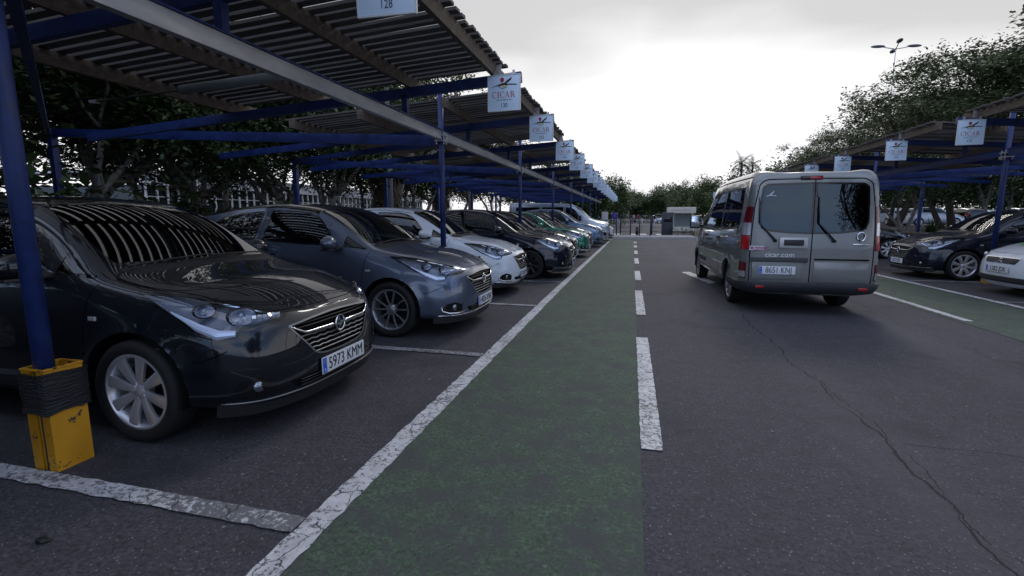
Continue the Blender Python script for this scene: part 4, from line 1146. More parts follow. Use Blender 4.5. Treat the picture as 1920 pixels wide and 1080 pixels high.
# direction arrow and give way dashes further down the road
quad('road_marking', [(1.18,12.3),(1.38,12.4),(1.70,10.5),(1.54,10.3)], .008, M_white)
for k in range(7): quad('road_marking', [(4.0+.75*k, 26.6-.15*k),(4.4+.75*k, 26.5-.15*k),(4.4+.75*k, 26.75-.15*k),(4.0+.75*k, 26.85-.15*k)], .012, M_white)
M_pave = mat('pale_paving', (.30,.29,.29), .85); n = NT(M_pave); v = n.coord(); n.col(n.ramp(n.noise(v, 3, 6, .7), [(.3,(.17,.165,.165)),(.7,(.38,.37,.37))])); n.bump(n.noise(v, 40, 3), .3, .005)
M_kerb = mat('kerb_stone', (.42,.41,.40), .8); n = NT(M_kerb); v = n.coord(); n.col(n.ramp(n.noise(v, 8, 5, .7), [(.3,(.28,.27,.26)),(.7,(.5,.49,.48))]))
def slab(name, pts, z0, z1, m, kind='structure', bev=0):
    bm = bmesh.new(); A = [bm.verts.new((x,y,z0)) for x,y in pts]; B = [bm.verts.new((x,y,z1)) for x,y in pts]; n_ = len(pts)
    for i in range(n_): bm.faces.new((A[i], A[(i+1)%n_], B[(i+1)%n_], B[i]))
    bm.faces.new(B); bmesh.ops.recalc_face_normals(bm, faces=bm.faces)
    o = obj(name, bm, m, None, False); return tag(o, kind=kind) if kind else o
slab('pavement', [(-9,29.0),(3.7,30.6),(3.7,33.0),(-9,31.8)], 0, .10, M_pave)
slab('kerb', [(-9,28.8),(3.9,30.4),(3.9,30.55),(-9,28.95)], 0, .13, M_kerb)
slab('kerb', [(-9,31.85),(3.7,33.05),(3.7,33.2),(-9,32.0)], 0, .13, M_kerb)
for k in range(5): quad('road_marking', [(-5.5+1.8*k,34.2+.2*k),(-4.4+1.8*k,34.3+.2*k),(-4.4+1.8*k,38.5),(-5.5+1.8*k,38.5)], .008, M_white)
M_earth = mat('brown_earth', (.07,.055,.045), .95); n = NT(M_earth); v = n.coord(); n.col(n.ramp(n.noise(v, 4, 7, .7), [(.3,(.035,.028,.023)),(.7,(.12,.095,.08))])); n.bump(n.noise(v, 12, 6), .8, .05)
slab('planting_bed', [(12.2,5),(16.5,5),(16.5,60),(12.2,60)], 0, .58, M_earth)
slab('kerb', [(12.0,5),(12.17,5),(12.17,60),(12.0,60)], 0, .2, M_kerb)
slab('upper_car_park', [(16.503,0),(120,0),(120,160),(16.503,160)], 0, .55, M_asph)
slab('planting_bed', [(-40,-10),(-10.6,-10),(-10.6,120),(-40,120)], 0, .12, M_earth)
slab('kerb', [(-10.57,-10),(-10.4,-10),(-10.4,120),(-10.57,120)], 0, .15, M_kerb)
# ================================================================ carports
M_blue = mat('blue_steel_paint', (.010,.028,.155), .42, spec=.45); n = NT(M_blue); v = n.coord(); w = n.noise(v, 5, 6, .7)
n.col(n.ramp(w, [(.32, (.004,.012,.060)), (.55, (.009,.026,.125)), (.74, (.016,.036,.15)), (.78, (.04,.03,.025))])); n.rough(n.maprange(w, .3, .7, .35, .6))
M_galv = mat('galvanised_steel', (.50,.49,.50), .42, .55); n = NT(M_galv); v = n.coord('Object', (1,.25,1)); n.col(n.ramp(n.noise(v, 6, 6, .7), [(.3,(.36,.355,.37)),(.7,(.58,.57,.57))])); n.rough(n.maprange(n.noise(v, 14, 4), .3, .7, .3, .55))
M_wood = mat('weathered_timber', (.12,.085,.06), .85); n = NT(M_wood); v = n.coord('Object', (1,6,6)); n.col(n.ramp(n.noise(v, 4, 6, .7), [(.25,(.06,.042,.03)),(.55,(.13,.095,.07)),(.8,(.19,.145,.11))])); n.bump(n.noise(v, 20, 5), .5, .004)
M_slat = mat('grey_slat_timber', (.10,.085,.075), .85); n = NT(M_slat); v = n.coord('Object', (.5,8,8)); n.col(n.ramp(n.noise(v, 5, 6, .7), [(.3,(.055,.048,.043)),(.7,(.13,.112,.10))])); n.bump(n.noise(v, 20, 5), .4, .003)
ZS = .065
def carport(side, Y0, label, group):
    """side=-1: left of the road, poles at X=-2.91; +1: right"""
    if side < 0: px, far, inn = -2.91, -5.85, -1.37; back = -10.9 if 6 < Y0 < 8 else -9.7
    else: px, far, inn = 7.05, 10.0, 5.52; back = 13.6
    sx = -1 if side < 0 else 1
    root = thing('carport', label, 'carport', (px, Y0, 0), group=group)
    def zz(x, base=3.015): return base-ZS*abs(x-inn)
    def lx(x): return x-px
    pdx = -.08 if (side < 0 and 0 < Y0 < 3) else 0
    bm = bmesh.new(); cyl(bm, (pdx,0,0), (pdx,0,3.34 if side < 0 else 3.5), .044, seg=20); obj('pole', bm, M_blue, root)
    bm = bmesh.new(); bx(bm, (0,0,2.57), (.16,.16,.02)); bx(bm, (0,0,2.49), (.16,.16,.02)); [cyl(bm, (.06*a,.05*b,2.44), (.06*a,.05*b,2.62), .009, seg=6) for a in (-1,1) for b in (-1,1)]; obj('bracket', bm, M_galv, root, False)
    bm = bmesh.new(); bx(bm, (lx(back), 0, 1.5), (.12,.12,3.0), bev=.005); obj('back_pole', bm, M_blue, root)
    # long beam from this pole to the next (galvanised left; right coloured blue for its less lit side)
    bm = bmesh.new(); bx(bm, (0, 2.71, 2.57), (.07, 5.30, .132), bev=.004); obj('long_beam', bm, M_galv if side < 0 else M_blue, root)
    bm = bmesh.new(); bx(bm, (0, 2.71, 2.645), (.10, 5.30, .014)); obj('beam_flange', bm, M_blue, root, False)
    def sloped(p0, p1, w, h, name, m=M_blue):
        p0, p1 = Vector(p0), Vector(p1); d = p1-p0; bm = bmesh.new()
        rot = Vector((1,0,0)).rotation_difference(d.normalized()).to_matrix()
        # keep the section upright
        x = d.normalized(); y = Vector((0,0,1)).cross(x).normalized(); z = x.cross(y); rot = Matrix((x,y,z)).transposed()
        bx(bm, (p0+p1)/2, (d.length, w, h), rot, bev=.004); return obj(name, bm, m, root, angle=30)
    sloped((lx(px+sx*.06), 0, 2.50), (lx(back), 0, 2.93), .08, .15, 'cross_beam')
    if not (side < 0 and Y0 < 0): sloped((lx(px+sx*.10), .10, 2.49), (lx(-10.8 if 0 < Y0 < 3 and side < 0 else back if not (6 < Y0 < 8 and side < 0) else -9.7), 5.30, 2.92), .06, .11, 'brace')
    for dy in (1.30, 4.22):
        sloped((lx(inn), dy, zz(inn)), (lx(px+sx*5.4), dy, zz(px+sx*5.4)), .07, .12, 'roof_beam')
        bm = bmesh.new(); bx(bm, (0, dy, 2.77), (.07,.07,.24)); obj('stub_post', bm, M_blue, root, False)
        bm = bmesh.new(); xx = inn+sx*.32; bx(bm, (lx(xx), dy+.055, zz(xx)+.13), (.10,.008,.15)); obj('clip_plate', bm, M_galv, root, False)
    for xx in (inn+sx*.36, px-sx*-.0+sx*.0, inn+sx*2.95, inn+sx*4.22):
        if abs(xx-px) < .01: xx = px-sx*.06
        bm = bmesh.new(); bx(bm, (lx(xx), 2.38+random.uniform(-.03,.03), zz(xx)+.135), (.055, 4.75+random.uniform(-.08,.12), .145), bev=.004); obj('purlin', bm, M_wood, root)
    bm = bmesh.new(); k = 0; y = .18; rnd = random.Random(int(Y0*10))
    while y < 4.45:
        x0, x1 = inn+sx*(.24+rnd.uniform(0,.03)), inn+sx*4.42
        c = (x0+x1)/2; a = math.atan(ZS)*(-1 if side > 0 else 1)
        rot = Matrix.Rotation(-a, 3, 'Y') @ Matrix.Rotation(rnd.uniform(-.10,.10), 3, 'X') @ Matrix.Rotation(rnd.uniform(-.006,.006), 3, 'Z')
        bx(bm, (lx(c), y, zz(c)+.228), (abs(x1-x0)+rnd.uniform(-.03,.03), .105, .030), rot); y += .158
    obj('slat_roof', bm, M_slat, root, False)
    return root
M_sign = mat('sign_pale_blue', (.62,.76,.90), .35); M_signred = mat('sign_red', (.42,.02,.05), .4); M_signink = mat('sign_ink', (.05,.05,.09), .4)
M_yel = mat('sign_yellow', (.75,.55,.05), .4)
def serif_word(bm, word, h, x0=0, gap=.12):
    """simple roman capitals made of polygons; returns the width"""
    def poly(p, z=0): bm.faces.new([bm.verts.new((q[0], q[1], z)) for q in p])
    x = x0; T, t = .15*h, .06*h
    for ch in word:
        if ch == 'C':
            c = Vector((x+.40*h, .5*h)); n_ = 18; O, I = [], []
            for i in range(n_+1):
                a = R(48)+R(264)*i/n_; th = t+(T-t)*max(0, -cos(a))
                O.append(c+Vector((.42*h*cos(a), .52*h*sin(a)))); I.append(c+Vector(((.42*h-th)*cos(a), (.52*h-t*1.1)*sin(a))))
            for i in range(n_): poly((O[i], O[i+1], I[i+1], I[i]))
            poly([(x+.66*h,.62*h),(x+.71*h,.62*h),(x+.71*h,1.0*h),(x+.66*h,.92*h)], .0001)
            x += .80*h
        elif ch == 'I':
            poly([(x+.10*h,0),(x+.10*h+T,0),(x+.10*h+T,h),(x+.10*h,h)]); poly([(x,0),(x+.35*h,0),(x+.35*h,t*.7),(x,t*.7)], .0001); poly([(x,h-t*.7),(x+.35*h,h-t*.7),(x+.35*h,h),(x,h)], .0001); x += .45*h
        elif ch == 'A':
            poly([(x+.06*h,0),(x+.06*h+t,0),(x+.42*h,h*.92),(x+.38*h,h)]); poly([(x+.55*h,0),(x+.55*h+T,0),(x+.44*h,h),(x+.34*h,h)], .0001); poly([(x+.18*h,.32*h),(x+.58*h,.32*h),(x+.56*h,.38*h),(x+.20*h,.38*h)], .0002)
            poly([(x-.02*h,0),(x+.24*h,0),(x+.24*h,t*.6),(x-.02*h,t*.6)], .0003); poly([(x+.48*h,0),(x+.80*h,0),(x+.80*h,t*.6),(x+.48*h,t*.6)], .0003); x += .84*h
        elif ch == 'R':
            poly([(x+.10*h,0),(x+.10*h+T,0),(x+.10*h+T,h),(x+.10*h,h)]); poly([(x,0),(x+.35*h,0),(x+.35*h,t*.6),(x,t*.6)], .0001); poly([(x,h-t*.6),(x+.2*h,h-t*.6),(x+.2*h,h),(x,h)], .0001)
            c = Vector((x+.36*h, .74*h)); O, I = [], []
            for i in range(13):
                a = R(90)-R(180)*i/12; O.append(c+Vector((.28*h*cos(a), .26*h*sin(a)))); I.append(c+Vector(((.28*h-T)*cos(a), (.26*h-t)*sin(a))))
            for i in range(12): poly((O[i], O[i+1], I[i+1], I[i]), .0002)
            poly([(x+.2*h,h-t),(x+.37*h,h-t),(x+.37*h,h),(x+.2*h,h)], .0003); poly([(x+.2*h,.48*h),(x+.37*h,.48*h),(x+.37*h,.48*h+t),(x+.2*h,.48*h+t)], .0003)
            poly([(x+.34*h,.48*h),(x+.50*h,.50*h),(x+.80*h,0),(x+.62*h,0)], .0004); poly([(x+.6*h,0),(x+.86*h,0),(x+.86*h,t*.6),(x+.6*h,t*.6)], .0005); x += .88*h
        x += gap*h*.5
    return x-x0
def bay_sign(x, y, number, label, left=True):
    """pale hanging board; front faces -Y"""
    w, h = .40, .415
    root = thing('bay_sign', label, 'sign', (x, y, 2.62 if left else 2.60), group='numbered bay signs hanging from the carport beams'); root.rotation_euler = (random.uniform(-.05,.05), random.uniform(-.018,.018), random.uniform(-.03,.03))
    bm = bmesh.new(); bx(bm, (0, 0, h/2), (w, .012, h), bev=.003); obj('board', bm, M_sign, root)
    bm = bmesh.new()
    for a, b, c_, d in ((0,-.004+.002,w+.008,.010),(0,h+.002,w+.008,.010)): bx(bm, (a, 0, b), (c_, .020, d))
    for s_ in (-1,1): bx(bm, (s_*(w/2+.002), 0, h/2), (.008,.020,h-.002))
    obj('frame', bm, mat('sign_frame', (.6,.6,.6), .4), root, False)
    bm = bmesh.new()
    bx(bm, (0, 0, h+.012), (.30,.006,.016))
    for s_ in (-.12,.12): bx(bm, (s_, 0, h+.035), (.03,.0062,.04))
    obj('hanger', bm, M_galv, root, False)
    mt = basis((0, -.0075, 0), (1,0,0), (0,0,1))
    bm = bmesh.new(); wd = serif_word(bm, 'CICAR', .072, 0); 
    for v_ in bm.verts: v_.co.x -= wd/2; v_.co.y += .152
    bm.transform(mt); obj('wordmark', bm, M_signred, root, False)
    bm = bmesh.new()
    def P_(p, z=0): bm.faces.new([bm.verts.new((q[0], q[1], z)) for q in p])
    cy = .305
    P_([(-.165,cy-.028),(-.09,cy-.004),(-.02,cy+.018),(.03,cy+.014),(.045,cy-.004),(-.02,cy-.010),(-.08,cy-.015)]); P_([(.03,cy+.006),(.10,cy+.004),(.165,cy-.004),(.165,cy-.014),(.10,cy-.010),(.03,cy-.006)], .0001)
    P_([(.005,cy+.018),(.045,cy+.05),(.105,cy+.088),(.088,cy+.062),(.10,cy+.060),(.045,cy+.018),(.03,cy+.010)], .0002)
    O = [(-.012+.052*cos(a), cy-.020+.026*sin(a)) for a in [2*pi*i/20 for i in range(20)]]; I = [(-.012+.044*cos(a), cy-.020+.019*sin(a)) for a in [2*pi*i/20 for i in range(20)]]
    for i in range(20): P_([O[i], O[(i+1)%20], I[(i+1)%20], I[i]], .0003)
    bm.transform(mt); obj('bird_emblem', bm, M_ink, root, False)
    bm = bmesh.new(); P_([(-.005+.022*cos(a), cy-.018+.012*sin(a)) for a in [2*pi*i/12 for i in range(12)]], .0004); bm.transform(mt); obj('yellow_dot', bm, M_yel, root, False)
    bm = bmesh.new(); P_([(-.022+.026*cos(a), cy+.055+.028*sin(a)) for a in [2*pi*i/14 for i in range(14)]], .0004); bm.transform(mt); obj('red_dot', bm, M_signred, root, False)
    text_obj('small_lettering', 'Canary Islands Car', .026, M_signink, root, mt @ Matrix.Translation((0,.127,.0004)), extrude=.0003)
    if number: text_obj('number', number, .072, M_signink, root, mt @ Matrix.Translation((0,.06,.0004)), extrude=.0003, sx=.85)
    return root
ORD = ['first','second','third','fourth','fifth','sixth','seventh','eighth','ninth','tenth','eleventh','twelfth','thirteenth','fourteenth','fifteenth','sixteenth']
LP = [1.80+5.42*k for k in range(-1, 8)]  # first carport is out of view, added for the car reflections
for k, Y0 in enumerate(LP):
    w = ('slatted carport with blue poles over the nearest dark hatchbacks' if k == 1 else 'unseen slatted carport added behind the camera for reflections' if k == 0 else
         'slatted carport over the white and navy hatchbacks on the left' if k == 2 else 'slatted carport over the black and green hatchbacks on the left' if k == 3 else
         'slatted carport over the blue grey people carrier on the left' if k == 4 else 'slatted carport over the parked silver van on the left' if k == 5 else 'slatted carport past the cross kerb, %s from the near end of the left row' % ORD[k-1])
    carport(-1, Y0, w, 'carports along the left bays')
num = 128
for k, Y0 in enumerate(LP[1:]):
    for dy in (1.30-.055, 4.22-.055):
        near = num in (128, 130, 132, 134, 136)
        bay_sign(-1.37-.20, Y0+dy-1.35*0 if False else Y0+dy-.02, str(num) if num <= 142 else '', ['pale blue bay sign cut by the top edge of the view', 'pale blue bay sign at the end of the nearest carport, beside the first tall pole', 'pale blue bay sign just right of and below the nearest full one', 'pale blue bay sign over the white and navy hatchbacks, fourth from the near end', 'bay sign against the sky just below the fourth, fifth from the near end', 'bay sign sixth from the near end of the left row', 'bay sign seventh from the near end, left of the far trees', 'bay sign eighth from the near end, left of the far trees'][(num-128)//2] if num <= 142 else 'small far pale bay sign, %s from the near end of the left row' % ORD[(num-128)//2]); num += 2
RPY = [6.35+5.42*k for k in range(0, 6)]
for k, Y0 in enumerate(RPY):
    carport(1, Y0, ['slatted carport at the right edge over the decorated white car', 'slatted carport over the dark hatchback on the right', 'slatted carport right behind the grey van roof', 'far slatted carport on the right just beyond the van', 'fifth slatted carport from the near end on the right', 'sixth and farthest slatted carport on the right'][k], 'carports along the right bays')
num = 129
for k, Y0 in enumerate(RPY):
    for dy in (1.30-.055, 4.22-.055):
        lab = {131: 'pale bay sign hanging at the right edge above the dark hatchback', 133: 'pale bay sign second from the right edge above the black car', 135: 'pale bay sign just peeking over the grey van roof'}.get(num, 'pale bay sign, %s from the near end of the right row, out of sight' % ORD[(num-129)//2])
        bay_sign(5.52+.20, Y0+dy, str(num) if num < 140 else '', lab, False); num += 2
# yellow pole guard
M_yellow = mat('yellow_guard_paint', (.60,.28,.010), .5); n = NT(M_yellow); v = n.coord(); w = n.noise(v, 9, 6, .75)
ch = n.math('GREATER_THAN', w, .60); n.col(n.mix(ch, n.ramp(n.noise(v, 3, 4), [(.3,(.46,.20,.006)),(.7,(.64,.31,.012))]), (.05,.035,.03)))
M_tape = mat('black_plastic_wrap', (.012,.012,.014), .45); n = NT(M_tape); v = n.coord('Object', (1,1,7)); n.bump(n.noise(v, 9, 5, .6), 1.0, .02)
def guard(x, y, label, proto=None):
    g = thing('pole_guard', label, 'pole guard', (x, y, 0), R(0), 'yellow guards round the pole feet')
    w = .115
    for s_ in (-1, 1):
        bm = bmesh.new()    # one channel section standing upright, open towards the pole
        bx(bm, (s_*w, 0, .31), (.014,.20,.62)); bx(bm, (s_*(w-.035), -.107, .31), (.084,.014,.62)); bx(bm, (s_*(w-.035), .107, .31), (.084,.014,.62)); obj('channel', bm, M_yellow, g, False)
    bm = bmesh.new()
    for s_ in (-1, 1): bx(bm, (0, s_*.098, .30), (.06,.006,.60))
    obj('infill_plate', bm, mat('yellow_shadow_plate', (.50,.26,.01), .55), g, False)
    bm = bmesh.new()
    for s_ in (-1, 1): bx(bm, (s_*.115, 0, .628), (.022,.24,.010)); bx(bm, (0, s_*.113, .628), (.196,.016,.010))
    obj('rim', bm, M_yellow, g, False)
    bm = bmesh.new(); rnd = random.Random(4); rows = []
    for k in range(10):
        z = .36+.245*k/9; o_ = .010+rnd.uniform(0,.006)+(.006 if k in (0,9) else 0); q = []
        for cx_, cy_ in ((-1,-1),(-.3,-1),(.4,-1),(1,-1),(1,-.3),(1,.4),(1,1),(.3,1),(-.4,1),(-1,1),(-1,.3),(-1,-.4)):
            q.append(bm.verts.new((cx_*(.124+o_)+rnd.uniform(-.003,.003), cy_*(.116+o_)+rnd.uniform(-.003,.003), z+rnd.uniform(-.008,.008))))
        rows.append(q)
    for a, b in zip(rows, rows[1:]):
        for i in range(12): bm.faces.new((a[i], a[(i+1)%12], b[(i+1)%12], b[i]))
    obj('black_wrap', bm, M_tape, g, angle=50)
    g.scale = (.66,.80,.89)
    return g
g0 = guard(-3.00, 1.84, 'chipped yellow pole guard with black wrap at the nearest blue pole')
for k, Y0 in enumerate(LP[2:7]): g = copy_tree(g0, None, (-2.91, Y0, 0), 0); g['label'] = 'yellow pole guard '+['between the slate blue and white hatchbacks', 'between the navy and black hatchbacks', 'between the green hatchback and the dark one beyond', 'between the blue grey hatchback and the silver van', 'past the pinkish white car at the row end'][k]
for k, Y0 in enumerate(RPY[:5]):
    g = copy_tree(g0, None, (7.05, Y0, 0), 0); g['label'] = ['yellow pole guard at the near end of the right row', 'yellow pole guard beside the decorated white car', 'yellow pole guard by the black hatchback behind the van', 'yellow pole guard, fourth in the right row', 'yellow pole guard, farthest in the right row'][k]
# pipe lamp under the first roof
bm = bmesh.new(); cyl(bm, (-4.45,4.15,2.60), (-3.28,4.15,2.66), .045, seg=16); o = obj('tube_lamp', bm, mat('grey_plastic_pipe', (.20,.22,.22), .5), None); tag(o, 'grey tube lamp fixed under the first slatted roof', 'lamp')
bm = bmesh.new(); tube(bm, [(-4.45,4.15,2.60), (-4.9,4.15,2.58), (-5.55,4.14,2.55)], .009, 6); c_ = obj('conduit', bm, M_black, o)
bm = bmesh.new(); bx(bm, (-5.6,4.15,2.55), (.09,.05,.03), bev=.005); obj('junction_box', bm, M_galv, o)
# ================================================================ parked vehicles
P_char = paint('paint_charcoal', (.007,.0085,.013), .25)
P_slate = paint('paint_slate_blue', (.095,.120,.175), .6)
P_white = paint('paint_white', (.62,.66,.72), .0)
P_navy = paint('paint_navy', (.007,.008,.020), .25)
P_black = paint('paint_black', (.004,.004,.005), .15)
P_green = paint('paint_green', (.012,.16,.11), .4)
P_blue = paint('paint_blue_grey', (.12,.19,.30), .5)
P_silver = paint('paint_silver_blue', (.40,.45,.53), .5)
P_pink = paint('paint_pinkish_white', (.62,.52,.60), .1)
P_van = paint('paint_van', (.20,.205,.20), .6, rough=.38)
ROW = 'hatchbacks parked nose out in the left row'
c1 = hatchback('parked_car', 'dark charcoal five door hatchback nearest on the left with plate 5973 KMM', P_char, 'broad8', M_alloy, 5, '5973 KMM', group=ROW)
c1.location = (-2.0-2.01, 2.98, 0); c1.scale = (1,1,1.02)
c2 = hatchback('parked_car', 'slate blue three door hatchback with dark spoked wheels, second from the near end', P_slate, 'thin10', mat('rim_gunmetal', (.34,.34,.37), .3, .7), 3, '4826 KNK', True, P_black, group=ROW)
c2.location = (-1.75-2.01, 5.68, 0); c2.scale = (1,1,1.02)
def variant(src, label, P, old, loc, rz=0, group=ROW, drop=()):
    c = copy_tree(src, None, loc, rz); c['label'] = label
    if group: c['group'] = group
    elif 'group' in c: del c['group']
    recolor(c, old, P)
    return c
c3 = variant(c2, 'white hatchback with black grille, third from the near end', P_white, P_slate, (-1.88-2.01, 8.42, 0)); recolor(c3, P_black, P_white)
c4 = variant(c1, 'glossy navy black hatchback right behind the white one', P_navy, P_char, (-1.28-2.01, 10.98, 0)); recolor(c4, M_alloy, M_alloydark)
c5 = variant(c1, 'black hatchback mostly hidden behind the navy one', P_black, P_char, (-1.5-2.01, 13.72, 0))
c6 = variant(c2, 'green hatchback in the left row', P_green, P_slate, (-1.38-2.01, 16.42, 0)); recolor(c6, P_black, P_green)
c7 = variant(c1, 'dark hatchback hidden just beyond the green one', P_black, P_char, (-1.5-2.01, 19.1, 0))
c8 = variant(c1, 'blue grey hatchback beside the silver van in the left row', P_blue, P_char, (-1.28-2.01, 21.85, 0)); c8.scale = (1.02, 1, 1.12)
c10 = variant(c1, 'pinkish white car at the far end of the left row', P_pink, P_char, (-1.0-2.01, 27.3, 0))
for c_, a_ in ((c1,.4),(c2,-.5),(c3,.7),(c4,-.6),(c5,.9),(c6,-.8),(c7,.5),(c8,-.4),(c10,.8)): c_.rotation_euler = (0,0,R(a_))
v1 = van('van', 'grey green passenger van driving away down the lane with plate 8651 KNJ', P_van, '8651 KNJ', front_detail=False)
v1.location = (2.28, 9.78, 0); v1.scale = (1, .87, .99); v1.rotation_euler = (0, 0, R(91.3))
v2 = van('van', 'light silver blue van parked nose out among the left row', P_silver, None, rear_detail=False)
v2.location = (-1.08-2.5, 24.6, 0)
for c_, t_ in ((c3, '7310 KMP'), (c4, '2048 KNC'), (c5, '6657 KLR'), (c6, '9182 KMV'), (c7, '3391 KNB'), (c8, '5520 KLT'), (c10, '7764 KPD')): replate(c_, t_)
RROW = 'cars parked under the right carports'
r2 = variant(c1, 'dark hatchback parked nose out under the right carport', P_navy, P_char, (5.93+2.01, 12.92, 0), pi, RROW)
blk = variant(c1, 'black hatchback pointing right, partly hidden behind the grey van', P_black, P_char, (6.55, 17.9+.85, 0), R(0), RROW)
replate(r2, '6175 JPL'); replate(blk, '1937 KLM')
blk.location = (7.87+.835-2.01, 18.55, 0)
# white saloon with red and green decals at the right edge
def decorated_car():
    L = 4.3
    rows = hatch_rows(); rows = [[(s*L/4.02, y*1.0, z if z < .6 else z*.985) for s, y, z in r] for r in rows]
    # squarer nose
    b = Body(rows, L, .03); Pp = b.P
    root = thing('parked_car', 'white car with red and green decals at the right edge, plate 1282 JDK', 'car', group='cars parked under the right carports')
    fa, ra = .86, 3.46
    arch(b, fa, .315, .352); arch(b, ra, .315, .352); k = L/4.02
    wind = [Pp(1.17*k,-.655,1.0), Pp(1.10*k,-.35,1.0), Pp(1.075*k,0,1.01), Pp(1.10*k,.35,1.0), Pp(1.17*k,.655,1.0), Pp(1.52*k,.618,1.21), Pp(1.86*k,.570,1.36), Pp(1.835*k,.3,1.41), Pp(1.825*k,0,1.41), Pp(1.835*k,-.3,1.41), Pp(1.86*k,-.570,1.36), Pp(1.52*k,-.618,1.21)]
    window(b, 'windscreen', wind, (.62,0,.78), root, M_glass, ring=.035, r=[.05,.3,.3,.3,.05,.2,.07,.3,.3,.3,.07,.2], mirror=False)
    sd = (0,1,.12)
    window(b, 'side_window', [Pp(1.5*k,.8,.975), Pp(2.33*k,.8,1.01), Pp(2.30*k,.7,1.38), Pp(2.02*k,.7,1.37), Pp(1.80*k,.7,1.29)], sd, root, M_glass, ring=.022, r=[.03,.03,.03,.12,.1])
    window(b, 'side_window', [Pp(2.39*k,.8,1.01), Pp(3.12*k,.8,1.05), Pp(3.08*k,.7,1.34), Pp(2.37*k,.7,1.38)], sd, root, M_glassdark, ring=.022, r=.05)
    bod = b.bm; Body.mirror(bod); bod.normal_update(); bo = obj('body', bod, P_white, root, angle=50)
    fd = (1,0,0)
    hl = [Pp(.10,.44,.70), Pp(.17,.53,.735), Pp(.45,.72,.80), Pp(.62,.79,.80), Pp(.42,.775,.68), Pp(.20,.63,.615), Pp(.11,.45,.61)]
    for q in patch(b, 'headlight', hl, (.72,.69,.05), .003, M_blackgloss, root, r=[.02,.03,.05,.02,.05,.03,.02]):
        sg = 1 if q.name.endswith('headlight') or True else 1
    lamps = [o for o in bpy.data.objects if o.parent is root and o.name.startswith('headlight')]
    for i, q in enumerate(lamps):
        sg = 1 if i == 0 else -1; bm = bmesh.new(); dv = Vector((.8,.6,0))
        for P3, r_ in ((Pp(.16,.56,.675), .045), (Pp(.34,.70,.715), .04)):
            l, nn = b.hit(P3, Vector((.72,.69,0)).normalized()); vs = ball(bm, l, (r_*.5, r_, r_*.8), u=16, v=10)
        for v_ in bm.verts: v_.co.y *= sg
        obj('reflector', bm, M_reflector, q)
        patch_o = None
    for sg in (1,):
        patch(b, 'clear_lamp_cover', [Pp(.12,.46,.69), Pp(.18,.55,.72), Pp(.45,.72,.785), Pp(.40,.76,.69), Pp(.20,.62,.625), Pp(.12,.47,.62)], (.72,.69,.05), .006, mat('lamp_bright', (.55,.6,.68), .12, .7, 1), root, r=.02)
    gr = [Pp(0,-.40,.66), Pp(0,.40,.66), Pp(0,.33,.555), Pp(0,-.33,.555)]
    g = patch(b, 'grille', gr, fd, .003, mat('mesh_grille', (.03,.03,.033), .5), root, r=.02, mirror=False)[0]
    pj = Proj(b, gr, fd, .02); dn = densify(pj.p2, .04); ringstrip(b, 'grille_frame', pj, dn, inset2(dn, .014), .007, M_chrome, g, mirror=False)
    c, nn = b.hit(Pp(0,0,.61), Vector((1,0,0))); bm = bmesh.new(); tube(bm, [c+Vector((.008,-.055,.02)), c+Vector((.012,.0,.034)), c+Vector((.008,.055,.022)), c+Vector((.012,0,.0)), c+Vector((.008,-.05,-.02)), c+Vector((.012,.05,-.028))], .010, 6); obj('emblem', bm, M_chrome, g)
    lo = [Pp(0,-.62,.335), Pp(0,.62,.335), Pp(0,.52,.235), Pp(0,-.52,.235)]
    patch(b, 'lower_intake', lo, fd, .003, mat('mesh_grille', (.03,.03,.033), .5), root, r=.03, mirror=False)
    c, nn = b.hit(Pp(0,0,.45), Vector((1,0,0))); plate(root, (c.x+.012, 0, .455), (0,1,0), (0,0,1), '1282 JDK')
    dr, dg = mat('decal_red', (.50,.03,.05), .3), mat('decal_green', (.06,.42,.05), .3)
    up_ = (.15,0,1)
    patch(b, 'red_decal', [Pp(1.02,.30,.95), Pp(.80,.70,.93), Pp(.74,.42,.9), Pp(.55,.68,.88), Pp(.42,.40,.87), Pp(.50,.10,.9), Pp(.38,-.2,.88), Pp(.72,-.02,.92)], up_, .001, dr, bo, r=.03, mirror=False, rim=0)
    patch(b, 'green_decal', [Pp(.52+.12*cos(a),-.20+.14*sin(a),.88) for a in [2*pi*i/10 for i in range(10)]], up_, .001, dg, bo, r=.03, mirror=False, rim=0)
    patch(b, 'red_decal', [Pp(.86,-.45,.93), Pp(.70,-.20,.92), Pp(.66,-.45,.90), Pp(.76,-.62,.90)], up_, .001, dr, bo, r=.03, mirror=False, rim=0)
    patch(b, 'green_decal', [Pp(.95+.17*cos(a), .8, .80+.075*sin(a)) for a in [2*pi*i/12 for i in range(12)]], (0,1,.3), .0015, dg, bo, r=.03, mirror=False, rim=0)
    patch(b, 'red_decal', [Pp(1.0,.8,.90), Pp(1.35,.8,.93), Pp(1.7,.8,.88), Pp(1.45,.8,.80), Pp(1.2,.8,.86)], (0,1,.3), .0015, dr, bo, r=.04, mirror=False, rim=0)
    SM = mat('shut_line', (.002,.002,.002))
    seam(b, 'panel_gap', [Pp(.115,0,.735), Pp(.125,.28,.73), Pp(.16,.46,.73), Pp(.40,.655,.82), Pp(.75,.705,.90), Pp(1.1,.715,.955)], (.25,.12,1), .006, .001, SM, bo, .05)
    seam(b, 'panel_gap', [Pp(1.10*k,.8,.95), Pp(1.16*k,.85,.7), Pp(1.22*k,.85,.26), Pp(2.20*k,.85,.25), Pp(2.36*k,.85,.36), Pp(2.36*k,.8,1.0)], sd, .006, .001, SM, bo, .06)
